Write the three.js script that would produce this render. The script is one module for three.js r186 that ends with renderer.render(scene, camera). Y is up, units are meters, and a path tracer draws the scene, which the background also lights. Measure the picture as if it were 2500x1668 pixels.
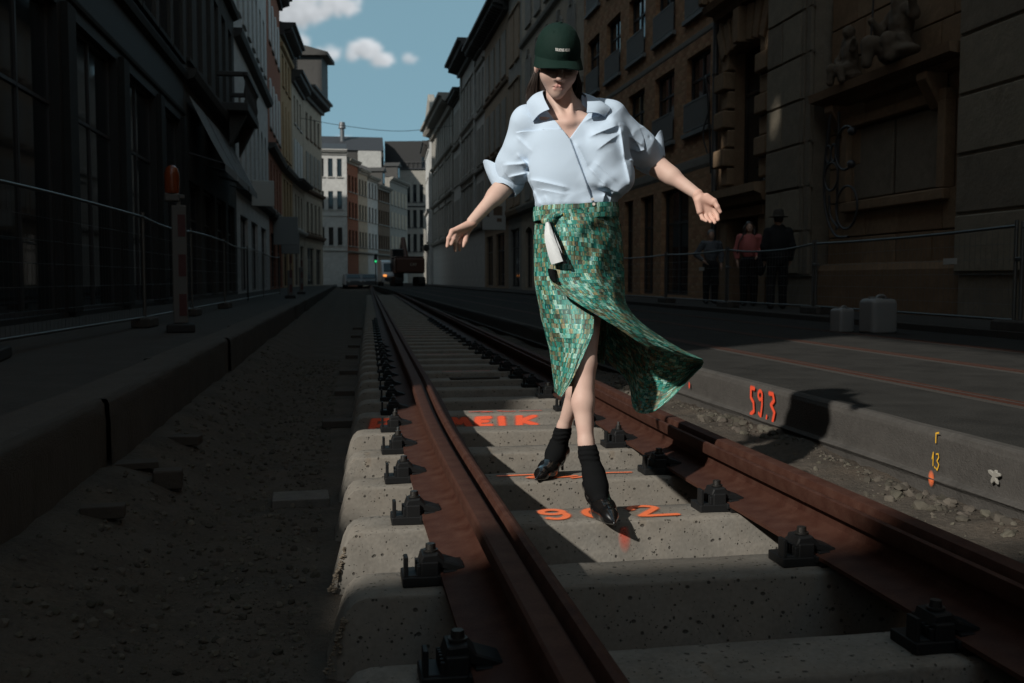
import * as THREE from 'three';
import { mergeGeometries, mergeVertices, toCreasedNormals } from 'three/addons/utils/BufferGeometryUtils.js';
import { ImprovedNoise } from 'three/addons/math/ImprovedNoise.js';
import { RoundedBoxGeometry } from 'three/addons/geometries/RoundedBoxGeometry.js';

// ---------------------------------------------------------------- camera, sky, sun, exposure
const scene = new THREE.Scene();
const R = (d) => d * Math.PI / 180;
const camera = new THREE.PerspectiveCamera(2 * Math.atan(834 / 2430) * 180 / Math.PI, 1024 / 683, 0.05, 900);
camera.position.set(0, 0.85, 0);                 // crouching between the tracks, lens 0.85 m above the sleeper tops
camera.rotation.order = 'YXZ';
camera.rotation.set(-Math.atan(153 / 2430), -R(9.35), 0);
camera.filmGauge = 36; camera.focus = 3.75; camera.userData.fStop = 5.6;

const renderer = new THREE.WebGLRenderer({ antialias: true });
renderer.toneMapping = THREE.LinearToneMapping;
renderer.toneMappingExposure = 0.95;
renderer.shadowMap.enabled = true;

const SUN_AZ = R(52), SUN_EL = R(32);            // light travels down the street and to the right
const sunDir = new THREE.Vector3(Math.cos(SUN_EL) * Math.sin(SUN_AZ), -Math.sin(SUN_EL), -Math.cos(SUN_EL) * Math.cos(SUN_AZ));
const sun = new THREE.DirectionalLight(new THREE.Color(1.0, 0.95, 0.87), 4.4);
sun.target.position.set(1, 0, -4); sun.position.copy(sun.target.position).addScaledVector(sunDir, -80);
sun.castShadow = true; sun.shadow.radius = 2.2;
sun.shadow.mapSize.set(4096, 4096);
Object.assign(sun.shadow.camera, { left: -40, right: 40, top: 40, bottom: -40, near: 1, far: 260 });
scene.add(sun, sun.target);

// ---------------------------------------------------------------- small helpers
function rng(seed) { let a = seed >>> 0; return () => { a = (a + 0x6D2B79F5) | 0; let t = Math.imul(a ^ (a >>> 15), 1 | a); t = (t + Math.imul(t ^ (t >>> 7), 61 | t)) ^ t; return ((t ^ (t >>> 14)) >>> 0) / 4294967296; }; }
const NZ = new ImprovedNoise();
const n3 = (x, y, z) => NZ.noise(x, y, z);
const fbm = (x, y, z, o = 4) => { let s = 0, a = 0.5; for (let i = 0; i < o; i++) { s += a * n3(x, y, z + i * 7.3); x *= 2.03; y *= 2.03; z *= 2.03; a *= 0.5; } return s; };
const clamp = (x, a = 0, b = 1) => Math.min(b, Math.max(a, x));
const mix = (a, b, t) => a + (b - a) * t;
const sstep = (a, b, x) => { const t = clamp((x - a) / (b - a)); return t * t * (3 - 2 * t); };
const V = (x, y, z) => new THREE.Vector3(x, y, z);

// sky: clear afternoon air with fair-weather clouds, plus unseen ones added for fill
{
  const W = 2048, H = 1024, d = new Float32Array(W * H * 4);
  // cumulus puffs: azimuth (degrees right of the street), elevation, half widths, density
  const puffs = [[-3.4, 15.2, 3.6, 1.7, 1.4], [-1.0, 15.0, 1.9, 1.1, 1.1], [-4.6, 14.6, 1.8, 1.3, 1.1], [-0.2, 16.2, 3.4, 0.8, 0.95], [1.1, 12.6, 1.0, 0.55, 1.15], [1.9, 12.1, 0.9, 0.45, 1.0], [0.35, 12.3, 0.55, 0.4, 0.9], [-1.2, 12.3, 1.25, 0.55, 0.9], [-2.3, 12.9, 0.6, 0.4, 0.8], [4.4, 15.6, 0.8, 0.3, 0.85], [-3.6, 13.2, 1.1, 0.65, 0.7], [-0.2, 7.6, 0.7, 0.35, 0.9], [3.6, 12.2, 0.5, 0.28, 0.7], [7.5, 6.2, 1.5, 0.5, 0.6]];
  const rr = rng(11);
  for (let k = 0; k < 130; k++) { const az = rr() * 360 - 180; if (az > -24 && az < 42) continue; const w = 4 + rr() * 10; puffs.push([az, 9 + rr() * 66, w / Math.max(0.35, Math.cos(R(9 + 66 * 0.5))), w * (0.35 + rr() * 0.2), 0.8 + rr() * 0.5]); }  // extra clouds out of view, added to brighten the fill light
  for (let j = 0; j < H; j++) {
    const el = ((j + 0.5) / H - 0.5) * 180, e = Math.max(0, el) / 90;
    for (let i = 0; i < W; i++) {
      const lon = ((i + 0.5) / W - 0.5) * 2 * Math.PI;        // direction (cos lon, sin lon) in x, z
      const x = Math.cos(lon), z = Math.sin(lon);
      const az = Math.atan2(x, -z) * 180 / Math.PI;
      const t = Math.pow(e, 0.55);
      let r = mix(0.262, 0.115, t), g = mix(0.465, 0.195, t), b = mix(0.575, 0.25, t);
      let c = 0, s = 0;
      if (el > 2) {
        const q = 1.0, nx = az * q, ny = el * q;
        const wob = fbm(nx * 0.55, ny * 0.9, 3.1, 5) * 1.5, wob2 = fbm(nx * 1.9, ny * 2.6, 9.7, 5) * 1.25;
        for (const [pa, pe, pw, ph, pd] of puffs) {
          let da = az - pa; if (da > 180) da -= 360; if (da < -180) da += 360;
          const u = da / pw, v = (el - pe) / ph; const dd = u * u + v * v;
          if (dd > 6) continue;
          const den = pd * (1.05 - dd) + wob * 0.75 + wob2 * 0.55;
          const a = sstep(0.0, 0.75, den) * Math.min(1, pd);
          if (a > c) { c = a; s = clamp(0.5 + v * 0.5 + u * 0.25 + wob2 * 0.6); }
        }
      }
      const cl = mix(0.46, 0.80, s);
      r = mix(r, cl, c * 0.9); g = mix(g, cl * 1.03, c * 0.9); b = mix(b, cl * 1.07, c * 0.9);
      if (el < 0) { r = 0.10; g = 0.10; b = 0.095; }
      const o = (j * W + i) * 4; d[o] = r; d[o + 1] = g; d[o + 2] = b; d[o + 3] = 1;
    }
  }
  const sky = new THREE.DataTexture(d, W, H, THREE.RGBAFormat, THREE.FloatType);
  sky.mapping = THREE.EquirectangularReflectionMapping; sky.magFilter = sky.minFilter = THREE.LinearFilter; sky.wrapS = THREE.RepeatWrapping; sky.needsUpdate = true;
  scene.background = sky; scene.environment = sky;
}

// ---------------------------------------------------------------- textures and materials
function dataTex(size, fn, { srgb = false, rx = 1, ry = 1 } = {}) {     // fn(u, v) -> [r, g, b] in 0..1 (linear unless srgb)
  const d = new Uint8Array(size * size * 4);
  for (let j = 0; j < size; j++) for (let i = 0; i < size; i++) {
    const c = fn(i / size, j / size), o = (j * size + i) * 4;
    d[o] = clamp(c[0]) * 255; d[o + 1] = clamp(c[1]) * 255; d[o + 2] = clamp(c[2]) * 255; d[o + 3] = 255;
  }
  const t = new THREE.DataTexture(d, size, size); t.wrapS = t.wrapT = THREE.RepeatWrapping; t.magFilter = THREE.LinearFilter; t.minFilter = THREE.LinearMipmapLinearFilter; t.generateMipmaps = true;
  if (srgb) t.colorSpace = THREE.SRGBColorSpace; t.repeat.set(rx, ry); t.needsUpdate = true; return t;
}
// noise that tiles over the unit square: a blend of four shifted copies
const tn = (u, v, f, z, o = 4) => { const a = (x, y) => fbm(x * f, y * f, z, o); const s = sstep(0, 1, u), q = sstep(0, 1, v); return mix(mix(a(u, v), a(u - 1, v), s), mix(a(u, v - 1), a(u - 1, v - 1), s), q) * 1.5; };
const s2l = (c) => c <= 0.04045 ? c / 12.92 : Math.pow((c + 0.055) / 1.055, 2.4);
const l2s = (c) => c <= 0.0031308 ? c * 12.92 : 1.055 * Math.pow(c, 1 / 2.4) - 0.055;
const rgbS = (r, g, b) => [l2s(clamp(r)), l2s(clamp(g)), l2s(clamp(b))];

function canvasTex(w, h, draw, srgb = true) {
  const c = document.createElement('canvas'); c.width = w; c.height = h; const g = c.getContext('2d'); draw(g, w, h);
  const t = new THREE.CanvasTexture(c); if (srgb) t.colorSpace = THREE.SRGBColorSpace; t.magFilter = THREE.LinearFilter; t.wrapS = t.wrapT = THREE.RepeatWrapping; return t;
}
const M = {};
function mat(key, rgb, rough = 0.8, extra = {}) {
  const m = new THREE.MeshPhysicalMaterial({ roughness: rough, metalness: 0, specularIntensity: rough > 0.7 ? 0.35 : 1, ...extra });
  m.color.setRGB(...rgb); m.name = key; M[key] = m; return m;
}
// a grey modulation map (mean about 1 when multiplied with the base colour) plus relief
function mottle(size, f, z, amp, tint = [1, 1, 1]) {
  return dataTex(size, (u, v) => { const a = 0.78 + amp * (0.6 * tn(u, v, f, z, 5) + 0.4 * tn(u, v, f * 6, z + 3, 3)); return rgbS(a * tint[0], a * tint[1], a * tint[2]); }, { srgb: true });
}
const texs = {};
{ // pitted cast concrete, tile 0.6 m
  const r = rng(5), pits = [];
  for (let k = 0; k < 760; k++) pits.push([r(), r(), 0.0016 + Math.pow(r(), 5) * 0.0088, 0.6 + r() * 0.8]);
  const size = 1024, h = new Float32Array(size * size).fill(0);
  for (const [pu, pv, pr, el] of pits) {
    const n = Math.ceil(pr * size * 1.6), ci = Math.round(pu * size), cj = Math.round(pv * size);
    for (let dj = -n; dj <= n; dj++) for (let di = -n; di <= n; di++) {
      const dist = Math.hypot(di * el, dj) / (pr * size), k = ((cj + dj + size) % size) * size + (ci + di + size) % size;
      h[k] = Math.max(h[k], 1 - sstep(0.55, 1.1, dist));
    }
  }
  const at = (u, v) => h[Math.floor(v * size) * size + Math.floor(u * size)];
  const streak = (u, v) => sstep(0.12, 0.55, tn(u, v * 0.12, 9, 41, 3)) * (0.55 + 0.6 * tn(u, v, 6, 43, 3));
  texs.concrete = dataTex(size, (u, v) => { const p = at(u, v), k = clamp(streak(u, v)), a = (0.74 - 0.16 * k) + 0.20 * tn(u, v, 5, 1.2, 5) + 0.16 * tn(u, v, 40, 4, 3), w = 0.04 * tn(u, v, 3, 8, 3) + 0.075 * k; return rgbS((a + w) * (1 - 0.66 * p), a * (1 - 0.66 * p), (a - w) * (1 - 0.66 * p)); }, { srgb: true });
  texs.concreteB = dataTex(size, (u, v) => { const x = 0.72 + 0.10 * tn(u, v, 60, 2, 3) + 0.08 * tn(u, v, 9, 6, 3) - 0.6 * at(u, v); return [x, x, x]; });
}
texs.plaster = mottle(512, 6, 2.5, 0.34); texs.fine = mottle(512, 30, 5.5, 0.5);
texs.rough = dataTex(512, (u, v) => { const x = 0.5 + 0.45 * tn(u, v, 22, 7.7, 4); return [x, x, x]; });
texs.grit = dataTex(1024, (u, v) => { const x = 0.5 + 0.32 * tn(u, v, 40, 3.3, 4) + 0.3 * tn(u, v, 120, 6.3, 2); return [x, x, x]; });
texs.dirt = dataTex(1024, (u, v) => { const a = 0.76 + 0.36 * tn(u, v, 4, 1.9, 5) + 0.26 * tn(u, v, 50, 2.2, 3), w = 0.07 * tn(u, v, 3, 14, 3); return rgbS(a + w, a, a - w); }, { srgb: true });
texs.rust = dataTex(1024, (u, v) => { const a = tn(u, v, 7, 21, 5), b = tn(u, v, 60, 22, 3), m = 0.74 + 0.4 * a + 0.26 * b; return rgbS(m, m * (0.86 + 0.25 * a), m * (0.8 + 0.3 * a)); }, { srgb: true });
texs.asphalt = dataTex(1024, (u, v) => { const b = tn(u, v, 150, 31, 2), c = tn(u, v, 5, 33, 4), k = sstep(0.22, 0.55, b); const a = 0.42 + 0.22 * c + 0.7 * k + 0.2 * b; return rgbS(a, a, a * 0.98); }, { srgb: true });
{ // brick courses, tile 0.88 x 0.6 m: 4 bricks x 8 courses, flush joints
  const tone = []; const r = rng(77); for (let k = 0; k < 64; k++) tone.push([0.62 + 0.42 * r(), 0.9 + 0.2 * r()]);
  const cell = (u, v) => { const row = Math.floor(v * 8), x = u * 4 + (row % 2) * 0.5, col = Math.floor(x) % 4; const fx = x - Math.floor(x), fy = v * 8 - row; const e = Math.min(Math.min(fx, 1 - fx) * 0.22, Math.min(fy, 1 - fy) * 0.075); return [row * 4 + col, sstep(0.002, 0.0055, e)]; };
  texs.brick = dataTex(512, (u, v) => { const [k, e] = cell(u, v), [a, w] = tone[k], q = a + 0.22 * tn(u, v, 30, 5, 3); return rgbS(mix(0.72, q, e), mix(0.70, q * w * 0.92, e), mix(0.66, q * w * 0.85, e)); }, { srgb: true });
  texs.brickB = dataTex(512, (u, v) => { const [, e] = cell(u, v), x = 0.25 + 0.6 * e + 0.12 * tn(u, v, 40, 6, 3); return [x, x, x]; });
}
const rep = (t, x, y = x) => { const c = t.clone(); c.repeat.set(x, y); c.needsUpdate = true; return c; };
const B = (t, s, sc) => ({ bumpMap: rep(t, s), bumpScale: sc });
const C = (t, s) => ({ map: rep(t, s) });
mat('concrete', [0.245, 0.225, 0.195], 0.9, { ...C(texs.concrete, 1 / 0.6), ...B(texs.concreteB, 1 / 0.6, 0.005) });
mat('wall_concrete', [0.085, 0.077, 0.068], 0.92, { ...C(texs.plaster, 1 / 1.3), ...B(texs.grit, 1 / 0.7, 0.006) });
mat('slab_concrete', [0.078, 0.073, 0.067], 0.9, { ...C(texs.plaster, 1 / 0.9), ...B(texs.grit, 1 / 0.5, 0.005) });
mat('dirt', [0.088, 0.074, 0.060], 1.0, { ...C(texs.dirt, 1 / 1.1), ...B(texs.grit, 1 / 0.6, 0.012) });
mat('stone_chip', [0.07, 0.063, 0.054], 0.95, { ...B(texs.rough, 8, 0.003) });
mat('asphalt', [0.062, 0.060, 0.056], 0.95, { ...C(texs.asphalt, 1 / 1.3), ...B(texs.asphalt, 1 / 1.3, 0.012) });
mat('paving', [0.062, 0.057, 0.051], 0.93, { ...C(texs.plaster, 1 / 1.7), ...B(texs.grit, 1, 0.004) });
mat('rust', [0.075, 0.036, 0.026], 0.72, { ...C(texs.rust, 1 / 0.45), ...B(texs.grit, 1 / 0.25, 0.0009), metalness: 0.1 });
mat('black_plastic', [0.010, 0.0105, 0.011], 0.55, { specularIntensity: 0.4, ...B(texs.rough, 6, 0.0006) });
mat('dark_steel', [0.05, 0.048, 0.045], 0.42, { metalness: 0.75, ...B(texs.rough, 9, 0.0004) });
mat('galvanised', [0.20, 0.205, 0.20], 0.42, { metalness: 0.8, ...C(texs.plaster, 3) });
mat('glass', [0.012, 0.015, 0.017], 0.045, { specularIntensity: 1, ior: 1.6 });

// uv in metres from position, by the way each triangle faces (keeps patterns at their real size)
function metreUV(g) {
  const a = g.index ? g.toNonIndexed() : g; const p = a.attributes.position, uv = new Float32Array(p.count * 2);
  const A = new THREE.Vector3(), B2 = new THREE.Vector3(), Cc = new THREE.Vector3(), n = new THREE.Vector3();
  for (let i = 0; i < p.count; i += 3) {
    A.fromBufferAttribute(p, i); B2.fromBufferAttribute(p, i + 1); Cc.fromBufferAttribute(p, i + 2);
    n.copy(B2).sub(A).cross(Cc.clone().sub(A)); const x = Math.abs(n.x), y = Math.abs(n.y), z = Math.abs(n.z);
    [A, B2, Cc].forEach((q, k) => { const o = (i + k) * 2; if (x >= y && x >= z) { uv[o] = q.z; uv[o + 1] = q.y; } else if (y >= z) { uv[o] = q.x; uv[o + 1] = q.z; } else { uv[o] = q.x; uv[o + 1] = q.y; } });
  }
  a.setAttribute('uv', new THREE.BufferAttribute(uv, 2)); return a;
}
const used = {};
function numbered(n) { const k = used[n] = (used[n] ?? -1) + 1; return k ? `${n}_${String(k).padStart(3, '0')}` : n; }
function mesh(name, geo, m, parent) {
  if (Array.isArray(geo)) geo = mergeGeometries(geo.map((g) => { const a = g.index ? g.toNonIndexed() : g; for (const k of Object.keys(a.attributes)) if (!['position', 'normal', 'uv'].includes(k)) a.deleteAttribute(k); if (!a.attributes.uv) metreUV(a); if (!a.attributes.normal) a.computeVertexNormals(); return a; }));
  const o = new THREE.Mesh(geo, typeof m === 'string' ? M[m] : m); o.castShadow = o.receiveShadow = true;
  o.name = parent ? name : numbered(name); (parent ?? scene).add(o); return o;
}
function tag(o, label, category, group) { o.userData = { label, category }; if (group) o.userData.group = group; return o; }
function thing(name, label, category, p = [0, 0, 0], ry = 0, group) { const o = new THREE.Group(); o.name = numbered(name); o.position.set(...p); o.rotation.y = ry; scene.add(o); return tag(o, label, category, group); }
function structure(name, geo, m, kind = 'structure') { const o = mesh(name, geo, m); o.userData = { kind }; return o; }
function box(w, h, d, x = 0, y = 0, z = 0) { const g = new THREE.BoxGeometry(w, h, d); g.translate(x, y, z); return metreUV(g); }
function rbox(w, h, d, r, x = 0, y = 0, z = 0, s = 1) { const g = new RoundedBoxGeometry(w, h, d, s, r); g.translate(x, y, z); return metreUV(g); }
function cyl(r0, r1, h, x = 0, y = 0, z = 0, n = 16) { const g = new THREE.CylinderGeometry(r1, r0, h, n); g.translate(x, y, z); return g.toNonIndexed(); }
function rod(a, b, r, n = 6, r2 = r) { const A = V(...a), Bv = V(...b), d = Bv.clone().sub(A), g = new THREE.CylinderGeometry(r2, r, d.length(), n); g.applyQuaternion(new THREE.Quaternion().setFromUnitVectors(V(0, 1, 0), d.clone().normalize())); g.translate(...A.add(Bv).multiplyScalar(0.5).toArray()); return g.toNonIndexed(); }
function tube(pts, r, seg = 24, n = 6) { return new THREE.TubeGeometry(new THREE.CatmullRomCurve3(pts.map((p) => V(...p))), seg, r, n).toNonIndexed(); }
function extrudeShape(pts, d, bevel = 0, holes = []) {
  const s = new THREE.Shape(pts.map((p) => new THREE.Vector2(...p)));
  for (const h of holes) s.holes.push(new THREE.Path(h.map((p) => new THREE.Vector2(...p))));
  return metreUV(new THREE.ExtrudeGeometry(s, { depth: d, bevelEnabled: bevel > 0, bevelSize: bevel, bevelThickness: bevel, bevelSegments: 1, bevelOffset: -bevel, curveSegments: 10 }));
}
const at = (g, x = 0, y = 0, z = 0, ry = 0, rx = 0, rz = 0) => { if (rx) g.rotateX(rx); if (rz) g.rotateZ(rz); if (ry) g.rotateY(ry); g.translate(x, y, z); return g; };
// a grid surface from f(u, v) -> [x, y, z], uv scaled to metres su x sv
function gridSurf(nu, nv, f, su = 1, sv = 1, closeU = false) {
  const pos = [], uv = [], idx = [];
  for (let j = 0; j <= nv; j++) for (let i = 0; i <= nu; i++) { const p = f(i / nu, j / nv); pos.push(p[0], p[1], p[2]); uv.push(p[3] ?? (i / nu) * su, p[4] ?? (j / nv) * sv); }
  for (let j = 0; j < nv; j++) for (let i = 0; i < nu; i++) { const a = j * (nu + 1) + i, b = a + 1, c = a + nu + 1, d = c + 1; idx.push(a, b, d, a, d, c); }
  const g = new THREE.BufferGeometry(); g.setAttribute('position', new THREE.Float32BufferAttribute(pos, 3)); g.setAttribute('uv', new THREE.Float32BufferAttribute(uv, 2)); g.setIndex(idx); g.computeVertexNormals(); return g;
}
// give a sheet a thickness: both faces plus a rim
function solid(g, th) {
  const p = g.attributes.position, n = g.attributes.normal, uv = g.attributes.uv, N = p.count, pos = [], uvs = [], idx = [];
  for (const s of [0.5, -0.5]) for (let i = 0; i < N; i++) { pos.push(p.getX(i) + n.getX(i) * th * s, p.getY(i) + n.getY(i) * th * s, p.getZ(i) + n.getZ(i) * th * s); uvs.push(uv.getX(i), uv.getY(i)); }
  const ix = g.index.array, edge = new Map();
  for (let k = 0; k < ix.length; k += 3) { const t = [ix[k], ix[k + 1], ix[k + 2]]; idx.push(...t, t[2] + N, t[1] + N, t[0] + N); for (let e = 0; e < 3; e++) { const a = t[e], b = t[(e + 1) % 3], key = a < b ? a * 1e6 + b : b * 1e6 + a; if (edge.has(key)) edge.set(key, null); else edge.set(key, [a, b]); } }
  for (const e of edge.values()) if (e) { const [a, b] = e; idx.push(a, a + N, b, b, a + N, b + N); }
  const r = new THREE.BufferGeometry(); r.setAttribute('position', new THREE.Float32BufferAttribute(pos, 3)); r.setAttribute('uv', new THREE.Float32BufferAttribute(uvs, 2)); r.setIndex(idx);
  return toCreasedNormals(r, 0.9);
}

// ================================================================ the track bed, road and pavements
const trackX = (z) => 0.0195 * Math.max(0, -z - 3.2) * sstep(-3.2, -7, z);       // the track drifts to the right down the street
const groundY = (x, z) => {
  const o = trackX(z), xr = x - o;
  let y = -0.21 + 0.018 * fbm(x * 1.3, z * 1.3, 2) + 0.014 * fbm(x * 7, z * 7, 5);
  const berm = sstep(1.62, 1.8, xr); y = mix(y, -0.035 + 0.035 * fbm(x * 3, z * 3, 8) + 0.02 * fbm(x * 11, z * 11, 1) + 0.02 * Math.sin(z * 2.1), berm);
  y += 0.20 * sstep(-0.50, -1.12, x) + 0.03 * fbm(x * 2.2, z * 1.1, 12) * sstep(-0.3, -0.8, x) + 0.022 * sstep(2.2, 2.36, x);
  return y;
};
{
  const make = (x0, x1, z0, z1, nx, nz, dy) => gridSurf(nx, nz, (u, v) => { const x = mix(x0, x1, u), z = mix(z0, z1, v); return [x, groundY(x, z) + dy, z, x, z]; });
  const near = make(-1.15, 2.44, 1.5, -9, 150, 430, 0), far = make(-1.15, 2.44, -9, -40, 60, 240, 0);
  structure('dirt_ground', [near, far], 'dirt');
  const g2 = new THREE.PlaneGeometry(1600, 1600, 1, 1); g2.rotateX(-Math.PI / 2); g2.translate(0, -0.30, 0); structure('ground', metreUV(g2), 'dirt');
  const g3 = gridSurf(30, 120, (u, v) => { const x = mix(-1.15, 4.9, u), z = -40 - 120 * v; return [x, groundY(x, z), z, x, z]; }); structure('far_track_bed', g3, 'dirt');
}
// loose stones
function pebble(seed) { const r = rng(seed), g = mergeVertices(new THREE.IcosahedronGeometry(1, 1).deleteAttribute('uv').deleteAttribute('normal')); const p = g.attributes.position; const k = [0.8 + r() * 0.5, 0.55 + r() * 0.3, 0.8 + r() * 0.5]; for (let i = 0; i < p.count; i++) { const s = 1 + 0.45 * n3(p.getX(i) * 1.3 + seed, p.getY(i) * 1.3, p.getZ(i) * 1.3); p.setXYZ(i, p.getX(i) * s * k[0], p.getY(i) * s * k[1], p.getZ(i) * s * k[2]); } g.computeVertexNormals(); return toCreasedNormals(g, 0.7); }
function scatter(name, label, n, seed, place, material = 'stone_chip') {
  const r = rng(seed); let im; const kinds = [1, 2, 3].map((k) => pebble(seed * 10 + k));
  kinds.forEach((g, q) => {
    im = new THREE.InstancedMesh(g, M[material], Math.floor(n / 3)); const m = new THREE.Matrix4(), c = new THREE.Color();
    for (let k = 0; k < im.count; k++) { const [x, z, s] = place(r); m.compose(V(x, groundY(x, z) + s * 0.25, z), new THREE.Quaternion().setFromEuler(new THREE.Euler(r() * 0.8, r() * 6.3, r() * 0.8)), V(s, s, s)); im.setMatrixAt(k, m); const t = 0.6 + 0.8 * r(); c.setRGB(t, t * (0.95 + 0.08 * r()), t * 0.93); im.setColorAt(k, c); }
    im.name = numbered(name); im.castShadow = im.receiveShadow = true; im.userData = { kind: 'stuff', label }; scene.add(im);
  });
}
scatter('loose_gravel', 'small loose stones on the dirt left of the sleepers', 9600, 3, (r) => { const z = -1.2 - Math.pow(r(), 1.7) * 12; const x = mix(-1.05, -0.12, Math.pow(r(), 0.7)); return [x, z, 0.0025 + Math.pow(r(), 5) * 0.013]; });
scatter('trackside_gravel', 'gravel heaped at the foot of the concrete road edge', 900, 4, (r) => { const z = -1.9 - Math.pow(r(), 1.3) * 9; const c = clamp(0.5 + 0.7 * Math.sin(z * 3.1) + 0.5 * n3(z * 2, 0, 0)); const x = 2.33 - Math.pow(r(), 1.6) * 0.14 * (0.35 + c); return [x, z, 0.004 + Math.pow(r(), 2.2) * 0.020 * (0.25 + c)]; });
scatter('berm_gravel', 'fine grit on the dirt between rail and road edge', 1500, 6, (r) => [1.68 + r() * 0.66, -1.8 - Math.pow(r(), 1.3) * 9, 0.002 + Math.pow(r(), 8) * 0.010]);

// sleepers: concrete beams with rounded, splayed ends
const RAIL_L = 0.40, RAIL_R = 1.515;
function sleeperGeo(seed) {
  const prof = [[0.150, -0.27], [0.110, -0.012], [0.107, -0.004], [0.101, 0], [0.05, 0.0012], [0, 0.001], [-0.05, 0], [-0.101, 0], [-0.107, -0.004], [-0.110, -0.012], [-0.15, -0.27]];
  const st = []; for (const [x, t] of [[-0.088, -0.272], [-0.062, -0.20], [-0.040, -0.12], [-0.026, -0.068], [-0.010, -0.034], [0.012, -0.013], [0.042, -0.003], [0.085, 0]]) st.push([x, t]);
  for (let k = 1; k <= 28; k++) st.push([0.085 + k * 0.065, 0]);
  const pos = [], idx = [], n = prof.length;
  for (const [x, top] of st) for (const [z, y] of prof) {
    const yy = Math.min(y, top), w = 1 - clamp(-top * 0.35);
    const e = 0.0026 * n3(x * 9, z * 14 + seed * 3, seed) + 0.0026 * n3(x * 27, z * 40, seed * 2);
    pos.push(x, yy + e * (yy > -0.2 ? 1 : 0), z * w + e);
  }
  for (let j = 0; j < st.length - 1; j++) for (let i = 0; i < n - 1; i++) { const a = j * n + i; idx.push(a, a + n, a + 1, a + 1, a + n, a + n + 1); }
  const last = (st.length - 1) * n; for (let i = 1; i < n - 1; i++) idx.push(last, last + i, last + i + 1);
  const g = new THREE.BufferGeometry(); g.setAttribute('position', new THREE.Float32BufferAttribute(pos, 3)); g.setIndex(idx);
  const c = toCreasedNormals(g, 0.75); metreUV(c); const uv = c.attributes.uv; for (let i = 0; i < uv.count; i++) uv.setXY(i, uv.getX(i) + seed * 0.173, uv.getY(i) + seed * 0.311); return c;
}
const sleeperGeos = [0, 1, 2, 3, 4, 5].map(sleeperGeo);
// rail fastening: guide plate with ribs, clamp reaching over the rail foot, bolt
const clipBase = (() => {
  const gs = [rbox(0.155, 0.034, 0.13, 0.005, -0.075, 0.017, 0), rbox(0.06, 0.062, 0.12, 0.006, -0.062, 0.050, 0), rbox(0.045, 0.02, 0.045, 0.003, 0.005, 0.04, 0.04), rbox(0.05, 0.022, 0.04, 0.003, -0.012, 0.028, 0.062)];
  for (let k = 0; k < 6; k++) gs.push(rbox(0.014, 0.066 - 0.004 * Math.abs(k - 2.5), 0.010, 0.003, -0.098, 0.040, -0.050 + k * 0.02));
  return mergeGeometries(gs);
})();
const clipFin = (() => mergeGeometries([rbox(0.014, 0.082, 0.05, 0.003, -0.140, 0.058, 0.03), rbox(0.05, 0.02, 0.05, 0.003, -0.12, 0.028, 0.03)]))();
const clampGeo = (() => { const g = extrudeShape([[-0.095, 0.072], [-0.085, 0.100], [-0.035, 0.104], [-0.012, 0.080], [0.030, 0.066], [0.052, 0.058], [0.058, 0.040], [0.0, 0.046], [-0.045, 0.06]], 0.084, 0.005); g.translate(0, 0, -0.042); return g; })();
const boltGeo = mergeGeometries([cyl(0.025, 0.025, 0.006, -0.055, 0.107, 0, 20), at(new THREE.CylinderGeometry(0.0165, 0.018, 0.02, 6).toNonIndexed(), -0.055, 0.119, 0, 0.3)]);
const washerGeo = mergeGeometries([cyl(0.008, 0.008, 0.024, -0.055, 0.137, 0, 10)]);
const sleepers = [];
const SLEEPER_Z = (k) => -2.053 - 0.702 * k;      // centre of sleeper k, k = 0 nearest the woman's front but one
const sleeperNotes = {
  '-1': 'nearest concrete sleeper, cut by the bottom edge of the photo', 0: 'dark concrete sleeper in shade just in front of the lit ones', 1: 'bare sunlit concrete sleeper one step in front of the number 902',
  2: 'concrete sleeper spray-painted with an orange 902 under the front shoe', 3: 'concrete sleeper with an orange dash and hook under the rear shoe', 4: 'bare concrete sleeper between the rear shoe and the orange capital letters',
  5: 'bare concrete sleeper just in front of the orange capital letters', 6: 'concrete sleeper lettered in thick orange capitals on its front face',
};
const ORD = ['', 'first', 'second', 'third', 'fourth', 'fifth', 'sixth', 'seventh', 'eighth', 'ninth', 'tenth', 'eleventh', 'twelfth', 'thirteenth', 'fourteenth', 'fifteenth', 'sixteenth', 'seventeenth', 'eighteenth', 'nineteenth', 'twentieth', 'twenty-first'];
function sleeper(k) {
  const z = SLEEPER_Z(k), near = k <= 26;
  const o = thing('railway_sleeper', sleeperNotes[k] ?? (near ? `shaded concrete sleeper, ${ORD[k - 6]} one behind the orange-lettered sleeper` : 'small far-off concrete sleeper towards the street end'), 'sleeper', [trackX(z), 0, z], 0, near && sleeperNotes[k] ? 'concrete sleepers under the near track' : near ? 'shaded concrete sleepers' : 'far concrete sleepers');
  o.rotation.y = (k < 4 ? R(0.9) * (4 - k) / 4 : 0) + 0.004 * Math.sin(k * 5.1);
  mesh('beam', sleeperGeos[((k % 6) + 6) % 6], 'concrete', o);
  if (near) for (const [rx, s] of [[RAIL_L, -1], [RAIL_R, -1]]) {
    const c = mesh('rail_clip', clipBase, 'black_plastic', o); c.position.set(rx + s * 0.132, 0, 0); c.scale.setScalar(0.84); if (s > 0) c.rotation.y = Math.PI;
    if (k <= 14) { mesh('clamp', clampGeo, 'black_plastic', c); mesh('bolt', boltGeo, 'dark_steel', c); if (k === 4 || k === 5 || k === 6) mesh('bolt_end', washerGeo, 'galvanised', c); if (s < 0) mesh('fin', clipFin, 'black_plastic', c); }
  }
  sleepers[k + 1] = o; return o;
}
for (let k = -1; k < 74; k++) sleeper(k);

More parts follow.
